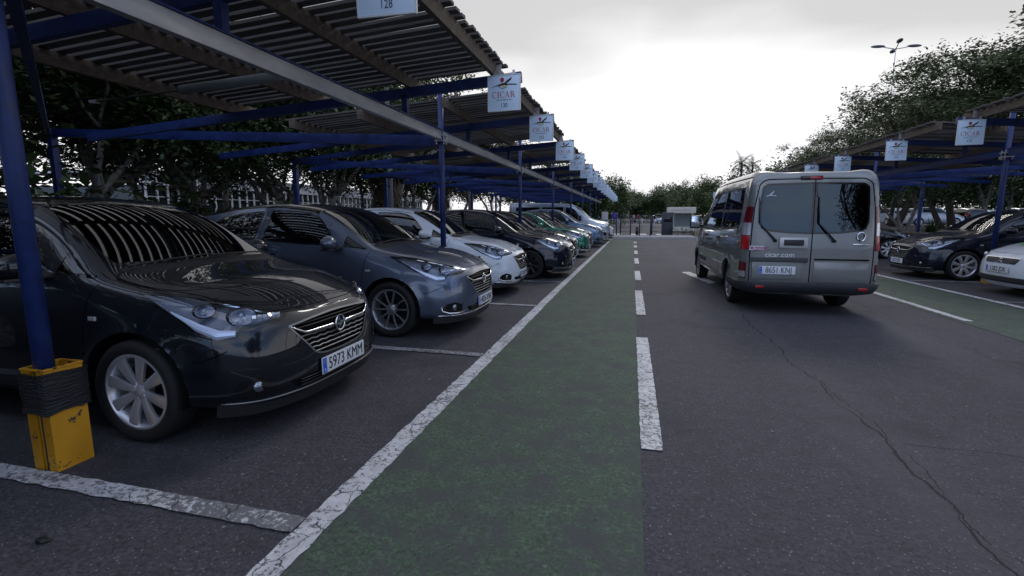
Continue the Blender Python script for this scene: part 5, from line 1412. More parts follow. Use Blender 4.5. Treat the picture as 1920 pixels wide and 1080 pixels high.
    for sg in (1,-1):
        bm = bmesh.new(); vs = ball(bm, (L/2-1.56, sg*.965, 1.0), (.07,.11,.07), u=18, v=12); mr_ = obj('wing_mirror', bm, P_white, root)
        bm = bmesh.new(); bx(bm, (L/2-1.54, sg*.87, .95), (.09,.14,.03), bev=.01); obj('mirror_foot', bm, M_black, mr_)
        for wx in (fa, ra): wheel(root, L/2-wx, sg, .775, .308, .20, 'plain', M_alloy)
    liner(root, L/2-fa, .315, .345, .50, .86); liner(root, L/2-ra, .315, .345, .50, .84)
    bm = bmesh.new(); bx(bm, (0,0,.205), (3.5,1.3,.04)); obj('underbody', bm, M_void, root, False)
    cabin(root, L); b.full.free()
    return root
r1 = decorated_car(); r1.location = (6.12+2.15, 10.05, 0); r1.rotation_euler = (0,0,pi)
# ================================================================ trees
M_bark = mat('pale_bark', (.17,.145,.125), .9); n = NT(M_bark); v = n.coord('Object', (6,6,1.5)); n.col(n.ramp(n.noise(v, 3, 6, .7), [(.3,(.13,.11,.10)),(.7,(.34,.30,.27))])); n.bump(n.noise(v, 10, 5), .6, .01)
M_barkd = mat('dark_bark', (.05,.04,.033), .95)
def leafmat(name, cols, trans=.15):
    m = bpy.data.materials.new(name); m.use_nodes = True; n = NT(m); g = n.n('ShaderNodeNewGeometry')
    c = n.ramp(g.outputs['Random Per Island'], [(i/(len(cols)-1), q) for i, q in enumerate(cols)])
    nn_ = n.noise(n.coord(), .9, 3); c = n.mix(1, c, n.ramp(nn_, [(.35,(.42,.45,.42)),(.65,(1.35,1.3,1.2))]), 'MULTIPLY'); n.col(c); n.b.inputs['Roughness'].default_value = .5; n.b.inputs['Specular IOR Level'].default_value = .35
    t = n.n('ShaderNodeBsdfTranslucent'); n.l(c, t.inputs[0]); mx_ = n.n('ShaderNodeMixShader'); mx_.inputs[0].default_value = trans
    o = [x for x in n.t.nodes if x.type == 'OUTPUT_MATERIAL'][0]; n.l(n.b.outputs[0], mx_.inputs[1]); n.l(t.outputs[0], mx_.inputs[2]); n.l(mx_.outputs[0], o.inputs[0])
    return m
M_leafd = leafmat('dark_foliage', [(.008,.017,.006),(.018,.036,.012),(.032,.058,.018),(.06,.085,.028)])
M_leafm = leafmat('green_foliage', [(.024,.048,.016),(.05,.09,.03),(.085,.13,.045),(.12,.155,.06)], .25)
M_leaff = leafmat('grey_green_foliage', [(.04,.06,.03),(.075,.10,.05),(.12,.145,.075),(.16,.18,.10)], .25)
M_frond = leafmat('brown_fronds', [(.05,.03,.018),(.09,.052,.03),(.14,.085,.05)])
M_bush = leafmat('bush_foliage', [(.015,.03,.01),(.035,.06,.018),(.06,.09,.03)])
def crown_mesh(name, clumps, nleaf, size, seed, flat=.5, asp=.45):
    """clumps: (centre, radii); leaves fill each clump's volume, denser at the shell"""
    rnd = random.Random(seed); V, F = [], []
    wts = [c[1][0]*c[1][1] for c in clumps]; tot = sum(wts)
    for (c, r), w_ in zip(clumps, wts):
        # twig directions: leaves gather in sprays
        k = max(20, int(nleaf*w_/tot)); ns = max(4, k//34)
        for s_ in range(ns):
            d = Vector((rnd.gauss(0,1), rnd.gauss(0,1), rnd.gauss(0,1))).normalized(); rr = rnd.uniform(.35, 1.08)**.6
            p0 = Vector((c[0]+d.x*r[0]*rr, c[1]+d.y*r[1]*rr, c[2]+d.z*r[2]*rr))
            td = (d+Vector((rnd.gauss(0,.5), rnd.gauss(0,.5), rnd.gauss(0,.4)-.1))).normalized(); ln = size*rnd.uniform(3, 7)
            for j in range(k//ns):
                t = rnd.random(); p = p0+td*ln*(t-.3)+Vector((rnd.gauss(0,1), rnd.gauss(0,1), rnd.gauss(0,1)))*size*.75
                a = Vector((rnd.gauss(0,1), rnd.gauss(0,1), rnd.gauss(0,flat))).normalized(); b = a.cross(Vector((rnd.gauss(0,.6), rnd.gauss(0,.6), 1))).normalized()
                sz = size*rnd.uniform(.6,1.3); i = len(V)
                V += [p-a*sz*.5, p+b*sz*asp*.5, p+a*sz*.5, p-b*sz*asp*.5]; F.append((i,i+1,i+2,i+3))
    me = bpy.data.meshes.new(name); me.from_pydata([tuple(v_) for v_ in V], [], F); me.update(); return me
def limbs(bm, p, d, ln, r, depth, rnd, up=.25, spread=.6, tips=None):
    pts = [p]; rad = [r]; q = p.copy(); dd = d.copy()
    n_ = 5
    for i in range(n_):
        dd = (dd+Vector((rnd.gauss(0,.12), rnd.gauss(0,.12), rnd.gauss(0,.06)+up*.12))).normalized(); q = q+dd*ln/n_; pts.append(q.copy()); rad.append(r*(1-.45*(i+1)/n_))
    tube(bm, pts, rad, 8 if r > .05 else 5, True)
    if depth == 0:
        if tips is not None: tips.append(q)
        return
    for k in range(rnd.choice((2,3))):
        e = Vector((rnd.gauss(0,1), rnd.gauss(0,1), rnd.gauss(0,.5))); e = (e-dd*e.dot(dd)).normalized()
        limbs(bm, q, (dd+e*spread*rnd.uniform(.6,1.3)).normalized(), ln*rnd.uniform(.6,.85), r*.55, depth-1, rnd, up, spread, tips)
PROTO = {}
def tree(kind, label, loc, sc=1.0, rz=0, name='leafy_tree', group='trees behind the left carports', leaf=None, bark=None):
    if kind not in PROTO:
        rnd = random.Random(hash(kind) % 1000 if False else {'dense':3,'dense2':8,'big':5,'far':11,'feather':21,'farround':31}[kind])
        bm = bmesh.new(); tips = []
        if kind in ('dense','dense2'):
            for k in range(4):   # several pale stems from one foot
                a = 2*pi*k/4+rnd.uniform(-.4,.4); limbs(bm, Vector((.12*cos(a),.12*sin(a),-.05)), Vector((.55*cos(a),.55*sin(a),1)).normalized(), 2.3, .15, 2, rnd, .3, .7, tips)
            cl = [((rnd.uniform(-2.9,2.9), rnd.uniform(-2.9,2.9), rnd.uniform(3.15,6.9)), (rnd.uniform(1.0,1.7),)*2+(rnd.uniform(.7,1.1),)) for _ in range(30)]+[((t.x,t.y,t.z+.2),(.9,.9,.6)) for t in tips[::2]]
            me = crown_mesh('crown', cl, 34000, .17, 3+len(kind)); mats_ = (M_leafd, M_bark)
        elif kind == 'big':
            limbs(bm, Vector((0,0,-.05)), Vector((.05,0,1)), 3.2, .28, 3, rnd, .3, .65, tips)
            cl = [((rnd.gauss(0,1.9), rnd.gauss(0,1.9), rnd.uniform(3.6,9.5)), (rnd.uniform(1.0,1.8),)*2+(rnd.uniform(.8,1.3),)) for _ in range(30)]
            me = crown_mesh('crown', cl, 34000, .20, 15); mats_ = (M_leafm, M_bark)
        elif kind == 'feather':
            for k in range(3):
                a = 2*pi*k/3+.4; limbs(bm, Vector((.15*cos(a),.15*sin(a),-.05)), Vector((.4*cos(a),.4*sin(a),1)).normalized(), 3.0, .16, 3, rnd, .2, .6, tips)
            cl = [((t.x*1.25,t.y*1.25,t.z+.4),(1.25,1.25,.55)) for t in tips]+[((rnd.gauss(0,2.6), rnd.gauss(0,2.6), rnd.uniform(3.8,8.8)), (1.3,1.3,.5)) for _ in range(22)]
            me = crown_mesh('crown', cl, 36000, .18, 25, .3, .45); mats_ = (M_leaff, M_barkd)
        else:
            limbs(bm, Vector((0,0,-.05)), Vector((0,0,1)), 2.4, .25, 2, rnd, .3, .7, tips)
            cl = [((rnd.gauss(0,1.6), rnd.gauss(0,1.6), rnd.uniform(1.6,6.0)), (rnd.uniform(1.1,1.8),)*2+(rnd.uniform(.9,1.3),)) for _ in range(22)]
            me = crown_mesh('crown', cl, 17000, .34, 35); mats_ = (M_leafm, M_barkd)
        tm = bpy.data.meshes.new('trunk')
        for f in bm.faces: f.smooth = True
        bm.to_mesh(tm); bm.free(); tm.materials.append(mats_[1]); me.materials.append(mats_[0]); PROTO[kind] = (tm, me)
    tm, me = PROTO[kind]
    r_ = thing(name, label, 'tree', loc, rz, group); r_.scale = (sc, sc, sc)
    for nm, d in (('trunk', tm), ('crown', me)):
        o = bpy.data.objects.new(nm, d); C.objects.link(o); o.parent = r_
        if nm == 'crown' and leaf: setmat(o, 0, leaf)
    return r_
TL = [('dense2', -13.0, .5, 1.05, 'dark tree just outside the left edge of the view'),('dense', -16.6, 6.4, 1.15, 'second rank dark tree behind the leftmost ones'),('dense', -17.2, 14.5, 1.05, 'second rank dark tree behind the pale limbed ones'),('dense2', -17.2, 22, 1.2, 'second rank tree behind the grey lamp post'),('dense', -17, 29, 1.2, 'second rank tree behind the brown skirted palm'),('dense', -12.6, 4.5, .86, 'dark dense tree behind the nearest dark hatchback, leftmost of the trees'),
      ('dense2', -13.6, 8.6, 1.05, 'dark dense tree just right of the leftmost one, before the pale building'),
      ('dense', -12.8, 12.6, .95, 'pale limbed tree with forked stems under the left carport'),
      ('dense2', -12.6, 17.0, 1.05, 'pale limbed tree left of the grey lamp post'),
      ('big', -11.8, 22.0, .95, 'leafy tree showing green above the second left carport'),
      ('dense', -12.8, 27.0, 1.1, 'dark tree behind the blue back pole of the third carport'),
      ('dense2', -12.3, 32.5, 1.1, 'dark tree behind the green hatchback in the left belt'),
      ('big', -13.0, 38, .9, 'leafy tree deep in the belt behind the silver van'),
      ('dense', -12.4, 44, 1.1, 'bushy tree in the left belt beyond the silver van'),
      ('big', -11.8, 51, .85, 'leafy tree in the left belt above the far bay signs')]
for k, (kd, x, y, s_, lb) in enumerate(TL): tree(kd, lb, (x, y, .1), s_, k*1.7)
for k, (x, y, s_, lb) in enumerate(((-4.6, 64, .98, 'tall leafy tree rising over the far end of the left bay signs'), (-9.5, 62, 1.15, 'leafy tree left of the tall one at the end of the bay signs'), (-3.4, 82, .85, 'leafy tree right of the tall one at the road end'))):
    tree('far', lb, (x, y, 0), s_, k*2.1+.5, group='trees round the far end of the road')
FT = [(-4, 112, 1.0), (0.5, 118, 1.05), (4.5, 112, .95), (8, 118, 1.25), (11.5, 100, 1.1), (14.5, 92, 1.15), (18, 84, 1.2), (13.8, 74, .78), (17.0, 66, .85), (19.5, 60, 1.2), (-9, 120, 1.2), (22, 78, 1.25), (26, 90, 1.4)]
wl = ['low tree left of the road end', 'rounded tree closing the view down the road', 'low rounded tree just right of the road end', 'pale green tree between road end and palms', 'rounded tree behind the small round topped palm', 'bushy tree left of the kiosk canopy', 'bushy tree behind the kiosk canopy', 'nearer bushy tree above the kiosk roof', 'bushy tree left of the grey van roof', 'bushy tree against the grey van roof', 'far tree behind the left belt', 'tree behind the grey van', 'tall tree far behind the grey van']
for k, (x, y, s_) in enumerate(FT): tree('far', wl[k], (x, y, 0), s_, k*1.3, group='trees round the far end of the road')
for k, (x, y, s_, lb) in enumerate(((21.8, 30, 1.16, 'tall feathery tree filling the top right corner'), (18.6, 35, 1.12, 'feathery tree left of the tall one on the right'), (19.8, 44, 1.1, 'smaller feathery tree above the right carport roofs'), (28.5, 31, 1.62, 'tallest feathery tree behind the right edge'), (18.5, 52, .95, 'low feathery tree left of the others over the van roof'))):
    tree('feather', lb, (x, y, .4), s_, k*2.2, group='feathery trees behind the right carports')
for k, (x, y, s_, lb) in enumerate(((14.3, 24, .62, 'small leaning tree in the planting bed by the silver car'), (14.6, 19.6, .6, 'small tree in the planting bed behind the dark hatchback'), (14.2, 14.5, .62, 'small tree in the bed at the right edge'), (14.4, 31, .65, 'small tree in the bed behind the black car'))):
    tree('dense', lb, (x, y, .4), s_, k*1.1+2, group='small trees in the right planting bed')
for k, (x, y, s_) in enumerate(((30, 72, 1.2), (37, 74, 1.3), (44, 72, 1.25), (51, 70, 1.35), (57, 64, 1.3), (62, 57, 1.35))): tree('far', 'tree at the back of the upper car park, %s from the left' % ORD[k], (x, y, .5), s_, k*1.9, group='trees at the back of the upper car park')
# bushes and spiky plants
def bush(x, y, z, s_, label, name='shrub', seed=1, m=None, rad=(1,1,.6)):
    me = crown_mesh('foliage', [((0,0,.45*rad[2]),(.6*rad[0],.6*rad[1],.45*rad[2])), ((.5*rad[0],.2,.35),(.5*rad[0],.5*rad[1],.35)), ((-.5*rad[0],-.1,.38),(.5*rad[0],.5*rad[1],.38))], 2600, .10, seed); me.materials.append(m or M_bush)
    o = bpy.data.objects.new(name, me); C.objects.link(o); o.location = (x,y,z); o.scale = (s_,)*3; return tag(o, label, 'shrub', 'low shrubs behind the parked cars')
for k, (x, y) in enumerate(((-11.6, 6.5), (-11.4, 10.5), (-11.5, 15), (-11.3, 19.5), (-11.5, 24.5), (-11.3, 29.5), (-11.4, 35))):
    bush(x, y, .1, 2.3 if k < 2 else 1.6, ['low dark bush behind the nearest hatchback', 'low dark bush below the forked pale tree', 'low bush left of the grey lamp post', 'low bush right of the grey lamp post', 'low bush behind the white hatchback', 'low bush behind the navy hatchback', 'low bush behind the black hatchback'][k], seed=k, rad=(1,1.9,.9))
for k, (x, y) in enumerate(((13.6, 21.5), (13.9, 27.5), (13.5, 17.5))):
    bm = bmesh.new(); rnd = random.Random(k)
    for i in range(60):
        a = rnd.uniform(0, 2*pi); el = rnd.uniform(.25, 1.4); d = Vector((cos(a)*cos(el), sin(a)*cos(el), sin(el))); s_ = Vector((-sin(a), cos(a), 0))*.03; l_ = rnd.uniform(.6,1.0)
        v0, v1, v2, v3 = [bm.verts.new(p) for p in (-s_, s_, d*l_*.5+s_*1.2+Vector((0,0,.0)), d*l_*.5-s_*1.2)]; tip = bm.verts.new(d*l_-Vector((0,0,.10*cos(el)))); bm.faces.new((v0,v1,v2,v3)); bm.faces.new((v3,v2,tip))
    o = obj('spiky_plant', bm, M_bush, None, False); o.location = (x,y,.43); tag(o, ['spiky leaved plant in front of the silver car', 'spiky plant further along the planting bed', 'spiky plant behind the dark hatchback bonnet'][k], 'plant', 'spiky plants in the right planting bed')
for k, (x, y, s_) in enumerate(((-12.2, 2.6, 3.0), (-13.2, 5.2, 3.4))): bush(x, y, .1, s_, ['large dark bush at the far left behind the blue pole', 'large dark bush under the leftmost trees'][k], seed=20+k, rad=(1,1.6,.9))
# palms
def palm(x, y, h, s_, label, skirt=False, name='palm_tree'):
    r_ = thing(name, label, 'palm', (x,y,0), 0, None); bm = bmesh.new(); tube(bm, [(0,0,0),(.1,0,h*.5),(.05,0,h)], [.24*s_,.16*s_,.14*s_], 10); obj('trunk', bm, M_barkd, r_)
    V, F = [], []; rnd = random.Random(int(x*7+y))
    def frond(a, el, ln, droop):
        d = Vector((cos(a)*cos(el), sin(a)*cos(el), sin(el))); side = Vector((-sin(a), cos(a), 0)); p = Vector((.05,0,h)); n_ = 14
        for i in range(n_):
            q = p+d*ln/n_; d = (d+Vector((0,0,-droop/n_))).normalized(); w = ln*.20*sin(pi*(i+1.5)/(n_+2))
            for sg in (-1,1):
                for jj in (0,.5):
                    b0 = p.lerp(q,jj); k = len(V); tp = b0+side*sg*w+d*w*.6+Vector((0,0,-.25*w)); V.extend([b0, b0+d*ln/n_*.32, tp]); F.append((k,k+1,k+2))
            p = q
    for i in range(26): frond(rnd.uniform(0,2*pi), rnd.uniform(-.2,1.3), 2.0*s_, rnd.uniform(1.0,2.2))
    me = bpy.data.meshes.new('fronds'); me.from_pydata([tuple(v_) for v_ in V], [], F); me.materials.append(M_leafm); o = bpy.data.objects.new('fronds', me); C.objects.link(o); o.parent = r_
    if skirt:
        V, F = [], []
        for i in range(1500):
            a = rnd.uniform(0,2*pi); z = rnd.uniform(h*.35,h*.98); rr = rnd.uniform(.15,.75)*s_; p = Vector((rr*cos(a), rr*sin(a), z)); d = Vector((cos(a)*.35, sin(a)*.35, -1)).normalized()*rnd.uniform(.3,.7); s2 = Vector((-sin(a), cos(a), 0))*.03; k = len(V); V.extend([p-s2,p+s2,p+d]); F.append((k,k+1,k+2))
        me = bpy.data.meshes.new('dead_fronds'); me.from_pydata([tuple(v_) for v_ in V], [], F); me.materials.append(M_frond); o = bpy.data.objects.new('dead_fronds', me); C.objects.link(o); o.parent = r_
    return r_
palm(-11.4, 21.2, 4.2, 1.0, 'palm with a skirt of brown dead fronds right of the grey lamp post', True)
palm(-12.4, 30.5, 3.8, 1.0, 'palm with brown dead fronds behind the third carport', True)
palm(15.2, 79, 9.0, 1.15, 'tall palm with several heads against the sky above the van')
palm(16.9, 80, 8.8, .95, 'palm close beside the tall one against the sky')
palm(4.9, 80, 4.3, .5, 'small round topped palm above the far trees')
# grey lamp post among the left trees
lp = thing('lamp_post', 'grey steel lamp post behind the left carport', 'lamp post', (-9.9, 18.8, .0)); bm = bmesh.new(); cyl(bm, (0,0,0), (0,0,8), .13, .08, 20); obj('pole', bm, mat('grey_pole_paint', (.22,.25,.26), .55), lp)
bm = bmesh.new(); cyl(bm, (0,0,0), (0,0,.9), .16, .15, 20); obj('base', bm, mat('grey_pole_paint', (.22,.25,.26), .55), lp); bm = bmesh.new(); bx(bm, (.5,0,8.0), (1.1,.28,.12), bev=.03); obj('lamp_head', bm, M_galv, lp)
# four headed tall lamp
hl_ = thing('street_light', 'tall thin street light with four heads against the sky', 'street light', (19.4, 46, .4)); bm = bmesh.new(); cyl(bm, (0,0,0), (0,0,13.9), .07, .03, 10); obj('mast', bm, mat('light_grey_mast', (.6,.6,.62), .5), hl_)
for a in (R(10), R(75), R(190), R(255)):
    bm = bmesh.new(); d = Vector((cos(a), sin(a), 0)); tube(bm, [(0,0,13.8), d*.7+Vector((0,0,13.92)), d*1.0+Vector((0,0,13.98))], .035, 6); arm = obj('arm', bm, mat('light_grey_mast', (.6,.6,.62), .5), hl_)
    bm = bmesh.new(); vs = ball(bm, (0,0,0), (.55,.20,.10), u=14, v=8)
    for v_ in vs: v_.co = Matrix.Rotation(a,3,'Z') @ v_.co + d*1.35+Vector((0,0,14.02))
    obj('lamp_head', bm, mat('grey_lamp_head', (.16,.17,.18), .5), arm)
# thin mast on the right
bm = bmesh.new(); cyl(bm, (0,0,0), (0,0,9.0), .05, .02, 6); bx(bm, (0,0,6.8), (.5,.03,.03)); o = obj('antenna_mast', bm, M_galv, None); o.location = (18.45, 43.5, .4); tag(o, 'thin mast standing by the feathery trees on the right', 'mast')
# ================================================================ pale building behind the left trees
bd = thing('building', 'low white building with ribbed fascia and slim columns behind the left trees', 'building', (-30, 46, 0))
M_rib = mat('white_ribbed_metal', (.62,.61,.62), .5); M_bwin = mat('building_dark_glass', (.02,.022,.025), .15); M_bw = mat('building_white', (.55,.54,.54), .7)
bm = bmesh.new()
for k in range(170): bx(bm, (.02, -21+.25*k, 3.74), (.08,.08,.80))
bx(bm, (-.1, 0, 3.74), (.12, 43, .80)); obj('ribbed_fascia', bm, M_rib, bd, False)
bm = bmesh.new(); bx(bm, (-5.3, 0, 1.7), (10, 42.6, 3.3)); obj('wall', bm, M_bwin, bd, False)
bm = bmesh.new(); bx(bm, (-5.2, 0, 4.2), (10.6, 43.4, .12)); obj('roof', bm, M_bw, bd, False)
for k in range(56):
    bm = bmesh.new(); bx(bm, (-.12, -21.2+.76*k, 1.68), (.10,.10,3.3)); obj('column', bm, M_bw, bd, False)
for z in (1.3, 2.6):
    bm = bmesh.new(); bx(bm, (-.22, 0, z), (.05, 42.5, .06)); obj('rail', bm, M_bw, bd, False)
# ================================================================ far end: kiosk, gate frames, people, cars
M_cream = mat('cream_canopy', (.62,.58,.50), .7); M_dkblue = mat('dark_blue_frame', (.015,.02,.06), .45)
ki = thing('kiosk', 'small kiosk with cream canopy at the far end of the lane', 'kiosk', (3.95, 44, 0)); ki.scale = (.72,.8,.70)
bm = bmesh.new(); bx(bm, (0,0,2.62), (3.1,2.2,.72), bev=.04); bx(bm, (-.1,-1.12,2.80), (2.2,.03,.34), bev=.01); obj('canopy', bm, M_cream, ki)
for x in (-1.3,-.9,1.3):
    bm = bmesh.new(); bx(bm, (x,-.8,1.15), (.14,.14,2.3)); obj('column', bm, M_cream, ki)
bm = bmesh.new(); bx(bm, (.2,.5,1.1), (2.2,.8,2.2)); obj('booth', bm, mat('kiosk_glass', (.22,.27,.28), .15), ki, False)
bm = bmesh.new(); bx(bm, (0,-1.0,.40), (3.0,.15,.5)); obj('counter', bm, M_cream, ki, False)
hd_ = crown_mesh('hedge', [((-1.5+.6*i,0,.35),(.55,.45,.38)) for i in range(9)], 9000, .07, 77); hd_.materials.append(M_bush); o = bpy.data.objects.new('hedge', hd_); C.objects.link(o); o.location = (4.45,34.2,0); o.scale = (1,1,.75); tag(o, 'clipped green hedge in front of the kiosk', 'hedge')
bm = bmesh.new(); bx(bm, (0,0,1.05), (.85,.6,2.1), bev=.03); o = obj('ticket_cabinet', bm, mat('dark_cabinet', (.03,.03,.045), .4), None); o.location = (2.27,34.6,0); o.scale = (.85,.8,.76); tag(o, 'tall dark cabinet beside the kiosk', 'cabinet')
bm = bmesh.new(); bx(bm, (0,-.31,1.5), (.6,.01,.5), bev=.002); s2 = obj('screen_panel', bm, M_blackgloss, o)
for k, (x, y, w_, lb) in enumerate(((-.50, 36, .70, 'narrow dark hooped barrier frame nearest the carports'), (1.75, 36, .85, 'dark hooped barrier frame left of the tall cabinet'))):
    bm = bmesh.new(); tube(bm, [(-w_/2,0,0),(-w_/2,0,1.55),(-w_/2+.1,0,1.85),(-w_/2+.25,0,2.0),(0,0,2.02),(w_/2-.25,0,2.0),(w_/2-.1,0,1.85),(w_/2,0,1.55),(w_/2,0,0)], .045, 8)
    for z in (.35,.75): cyl(bm, (-w_/2,0,z), (w_/2,0,z), .025, seg=6)
    o = obj('hoop_barrier', bm, M_dkblue, None); o.location = (x,y,0); o.scale = (1,1,.72); tag(o, lb, 'barrier', 'hooped barriers at the crossing')
bm = bmesh.new(); cyl(bm, (0,0,0), (0,0,.85), .10, seg=14); cyl(bm, (0,0,.85), (0,0,.90), .10, .06, 14); o = obj('bollard', bm, M_black, None); o.location = (.30,34.2,0); o.scale = (1,1,.7); tag(o, 'short black bollard in the middle of the crossing', 'bollard')
for k, (x, y) in enumerate(((.44, 32.5), (1.12, 32.5), (-1.1, 35))):
    bm = bmesh.new(); cyl(bm, (0,0,0), (0,0,1.40), .040, seg=8); cyl(bm, (0,0,1.40), (0,0,1.44), .07, seg=8); o = obj('barrier_post', bm, M_dkblue, None); o.location = (x,y,0); tag(o, ['thin dark post just right of the black bollard', 'thin dark post beside the tall cabinet', 'thin dark post left of the black bollard'][k], 'post', 'thin posts at the crossing')
bm = bmesh.new(); bx(bm, (0,0,1.75), (.95,.05,.55), bev=.01); sg_ = obj('notice_board', bm, mat('purple_board', (.10,.04,.28), .4), None); sg_.location = (-1.25,35.5,0); sg_.scale = (.45,1,.78); tag(sg_, 'purple notice board at the end of the left bay signs', 'sign')
bm = bmesh.new(); [cyl(bm, (x,0,0), (x,0,1.5), .03, seg=8) for x in (-.4,.4)]; obj('stand', bm, M_galv, sg_)
bm = bmesh.new(); bx(bm, (0,0,1.9), (.9,.05,.8), bev=.01); sg_ = obj('notice_board', bm, M_bw, None); sg_.location = (-1.95,35.5,0); sg_.scale = (.5,1,.72); tag(sg_, 'white notice board left of the purple one', 'sign')
bm = bmesh.new(); cyl(bm, (0,0,0), (0,0,1.55), .03, seg=8); obj('stand', bm, M_galv, sg_)
bm = bmesh.new()
for k in range(9): cyl(bm, (-4+1.1*k,0,0), (-4+1.1*k,0,1.0), .022, seg=6)
for z in (.5,.98): cyl(bm, (-4,0,z), (4.8,0,z), .02, seg=6)
o = obj('railing', bm, M_galv, None); o.location = (1.6,49,0); tag(o, 'low grey railing across the far side of the crossing', 'railing')
# people walking at the far crossing
def person(x, y, rz, label, top, legs, stride=.18, bag=False):
    bm = bmesh.new(); J = {'pel':(0,0,.95),'chest':(0,0,1.33),'neck':(0,0,1.50),'head':(0,.02,1.63),'top':(0,.02,1.72)}
    V = []; E_ = []; Rr = []
    def add(p, r): V.append(p); Rr.append(r); return len(V)-1
    pel = add((0,0,.96), .15); ch = add((0,0,1.30), .16); nk = add((0,0,1.47), .065); hd1 = add((0,.01,1.58), .09); hd2 = add((0,.01,1.68), .085); E_ += [(pel,ch),(ch,nk),(nk,hd1),(hd1,hd2)]
    for s_ in (-1,1):
        hip = add((.09*s_,0,.90), .095); kn = add((.10*s_, stride*s_*.7+.03, .50), .062); an = add((.10*s_, stride*s_*1.3-.02, .09), .042); ft = add((.10*s_, stride*s_*1.3+.14, .035), .035); E_ += [(pel,hip),(hip,kn),(kn,an),(an,ft)]
        sh = add((.19*s_,0,1.40), .062); el = add((.25*s_, -stride*s_*.5, 1.12), .045); wr_ = add((.26*s_, -stride*s_*.9+.06, .88), .032); ha = add((.26*s_, -stride*s_+.08, .79), .034); E_ += [(ch,sh),(sh,el),(el,wr_),(wr_,ha)]
    me = bpy.data.meshes.new('person'); me.from_pydata(V, E_, []); o = bpy.data.objects.new('person', me); C.objects.link(o)
    md = o.modifiers.new('skin', 'SKIN'); sv = me.skin_vertices[0].data
    for i, r_ in enumerate(Rr): sv[i].radius = (r_, r_*.85)
    sv[0].use_root = True; o.modifiers.new('sub', 'SUBSURF').levels = 1
    dg = bpy.context.evaluated_depsgraph_get(); nm = bpy.data.meshes.new_from_object(o.evaluated_get(dg)); o.modifiers.clear(); o.data = nm
    nm.materials.clear()
    for m_ in (mat('skin', (.35,.20,.14), .6), top, legs, mat('hair_dark', (.02,.015,.012), .7), M_black): nm.materials.append(m_)
    for p in nm.polygons:
        c = p.center; p.use_smooth = True
        p.material_index = 3 if (c.z > 1.62 or (c.z > 1.53 and c.y < -.02)) else 0 if c.z > 1.46 or (abs(c.x) > .2 and c.z < 1.1) else 1 if c.z > .95 else 2 if c.z > .10 else 4
    o.location = (x,y,0); o.rotation_euler = (0,0,rz); return tag(o, label, 'person', 'people walking at the far crossing')
person(.9, 88, .1, 'person in a dark red top walking away at the far crossing', mat('top_red', (.20,.03,.04), .8), mat('jeans', (.03,.035,.06), .8))
person(.1, 84, 2.9, 'person in a pale top walking towards the lane', mat('top_pale', (.45,.40,.42), .8), mat('jeans', (.03,.035,.06), .8))
person(-1.3, 70, 1.2, 'person in dark clothes beside the purple board', mat('top_dark', (.03,.03,.05), .8), mat('trousers_tan', (.18,.13,.09), .8))
# simplified far cars: body, glass, wheels and lamps only
keep = ('body','windscreen','side_window','sail_window','window_seal','wheel','rim','headlight','grille','tail_light','back_window','wing_mirror')
def far_copy(src, label, P, old, loc, rz, group):
    kids = {}
    for x in bpy.data.objects:
        if x.parent and x.name.split('.')[0] in keep: kids.setdefault(x.parent.name, []).append(x)
    c = copy_tree(src, None, loc, rz, kids); c['label'] = label; c['group'] = group
    st = [c]
    allc = {}
    for x in bpy.data.objects:
        if x.parent: allc.setdefault(x.parent, []).append(x)
    while st:
        y_ = st.pop(); st += allc.get(y_, [])
        if y_.type == 'MESH':
            for i, sl_ in enumerate(y_.material_slots):
                if sl_.material == old: setmat(y_, i, P)
    return c
G2 = 'cars in the upper car park on the right'
far_copy(c1, 'silver hatchback side on beyond the planting bed', P_silver, P_char, (23.2, 46, .55), R(3), G2)
ups = [(22.5, 51, P_white, 'white car behind the silver one in the upper car park'), (28.5, 52, P_black, 'black car beyond the silver one in the upper car park'), (33, 53, P_silver, 'silver car far in the upper car park'), (37.5, 52, P_navy, 'navy car far in the upper car park'), (42, 54, P_white, 'white car far in the upper car park'), (31, 45, P_slate, 'slate car seen between the trunks at the right'), (36.5, 44, P_white, 'white car seen beside the rightmost blue pole'), (42, 46, P_slate, 'slate car far right in the upper car park'), (20, 58, P_silver, 'silver car seen just right of the grey van'), (25.5, 62, P_white, 'white car at the back of the upper car park'), (31, 63, P_slate, 'slate car at the back of the upper car park'), (37, 64, P_silver, 'silver car at the back right of the upper car park')]
for x, y, P_, lb in ups: far_copy(c1, lb, P_, P_char, (x, y, .55), R(88+(x*7)%5), G2)
G3 = 'small far cars beyond the crossing'
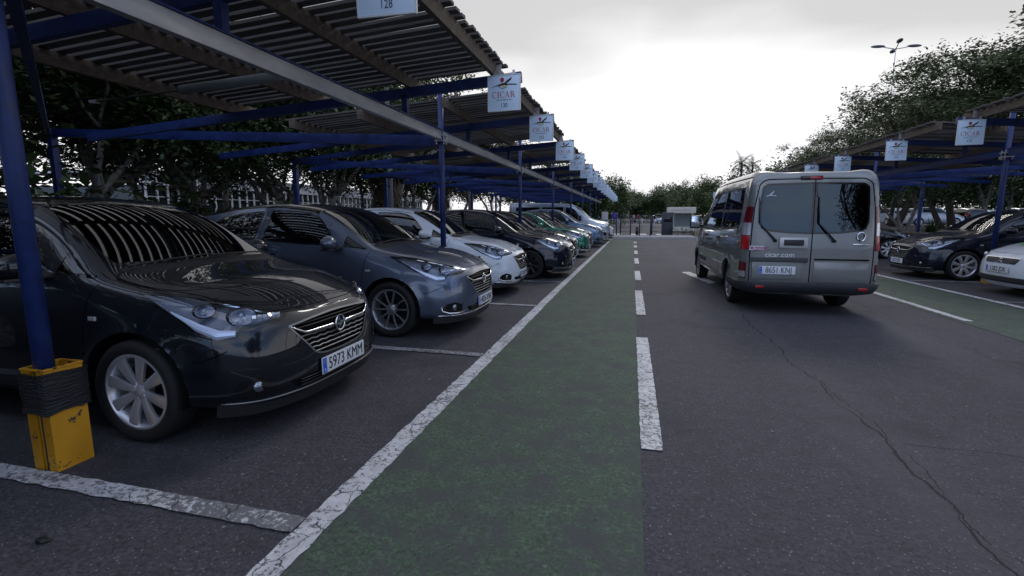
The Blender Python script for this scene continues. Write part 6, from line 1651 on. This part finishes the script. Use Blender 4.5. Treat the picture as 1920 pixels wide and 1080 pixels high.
for k, (x, y, P_, lb) in enumerate(((-4.6, 92, P_white, 'white car parked just past the purple board'), (-4.3, 97, P_silver, 'silver car second past the purple board'), (-4.2, 102, P_white, 'white car third past the purple board'), (5.8, 92, P_silver, 'silver car parked right of the far road, behind the cabinet'), (6.0, 98, P_white, 'white car parked right of the far road'), (6.0, 104, P_black, 'dark car parked right of the far road'), (6.6, 70, P_slate, 'slate car parked behind the kiosk'))):
    far_copy(c1, lb, P_, P_char, (x, y, 0), R(0 if x < 0 else 180), G3)
# debris on the asphalt
for k, (x, y, s_) in enumerate(((-2.35, 1.32, .035), (-1.55, 4.35, .02), (-1.9, 1.05, .02), (-1.6, 3.6, .012), (.9, 3.2, .012), (1.1, 4.9, .012))):
    bm = bmesh.new(); rnd = random.Random(k); vs = ball(bm, (0,0,s_*.25), (s_, s_*.6, s_*.3), u=7, v=5)
    for v_ in vs: v_.co += Vector((rnd.uniform(-1,1), rnd.uniform(-1,1), 0))*s_*.2
    o = obj('stone' if k else 'rubber_scrap', bm, M_black if k == 0 else mat('pebble', (.25,.24,.23), .8), None, False); o.location = (x,y,.002 if x > -1.3 else 0)
    tag(o, ['black rubber scrap on the asphalt left of the bay line', 'pale stone near the front of the slate blue car', 'small pebble near the bay line', 'small pebble in front of the dark hatchback', 'small pebble on the lane near the dashed line', 'small pebble further along the lane'][k], 'debris', None if k == 0 else 'pebbles on the asphalt')

# unseen cars and left trees added for reflections; right trees mirrored in the van
G4 = 'unseen cars added beside and behind the viewpoint for reflections'
for x, y, P_, lb in ((-2.5-2.0, .12, P_slate, 'unseen slate hatchback added just outside the left edge for reflections'), (-2.2-2.0, -2.65, P_black, 'unseen black hatchback added behind the viewpoint for reflections'), (-2.1-2.0, -5.4, P_white, 'unseen white hatchback added behind the viewpoint for reflections')): far_copy(c1, lb, P_, P_char, (x, y, 0), 0, G4)
for k, (x, y, s_) in enumerate(((15.5, -14, 1.0), (17.5, -8, 1.1), (21, -17, 1.2), (-10.5, -4.5, 1.0), (-9.5, -11, 1.1))): tree('big', ['tree behind the viewpoint reflected in the van window', 'tree behind the viewpoint on the right', 'taller tree behind the viewpoint on the right', 'unseen tree added behind the viewpoint on the left to darken reflections', 'unseen tree added far behind the viewpoint on the left to darken reflections'][k], (x, y, 0), s_, k, group='trees behind the viewpoint')
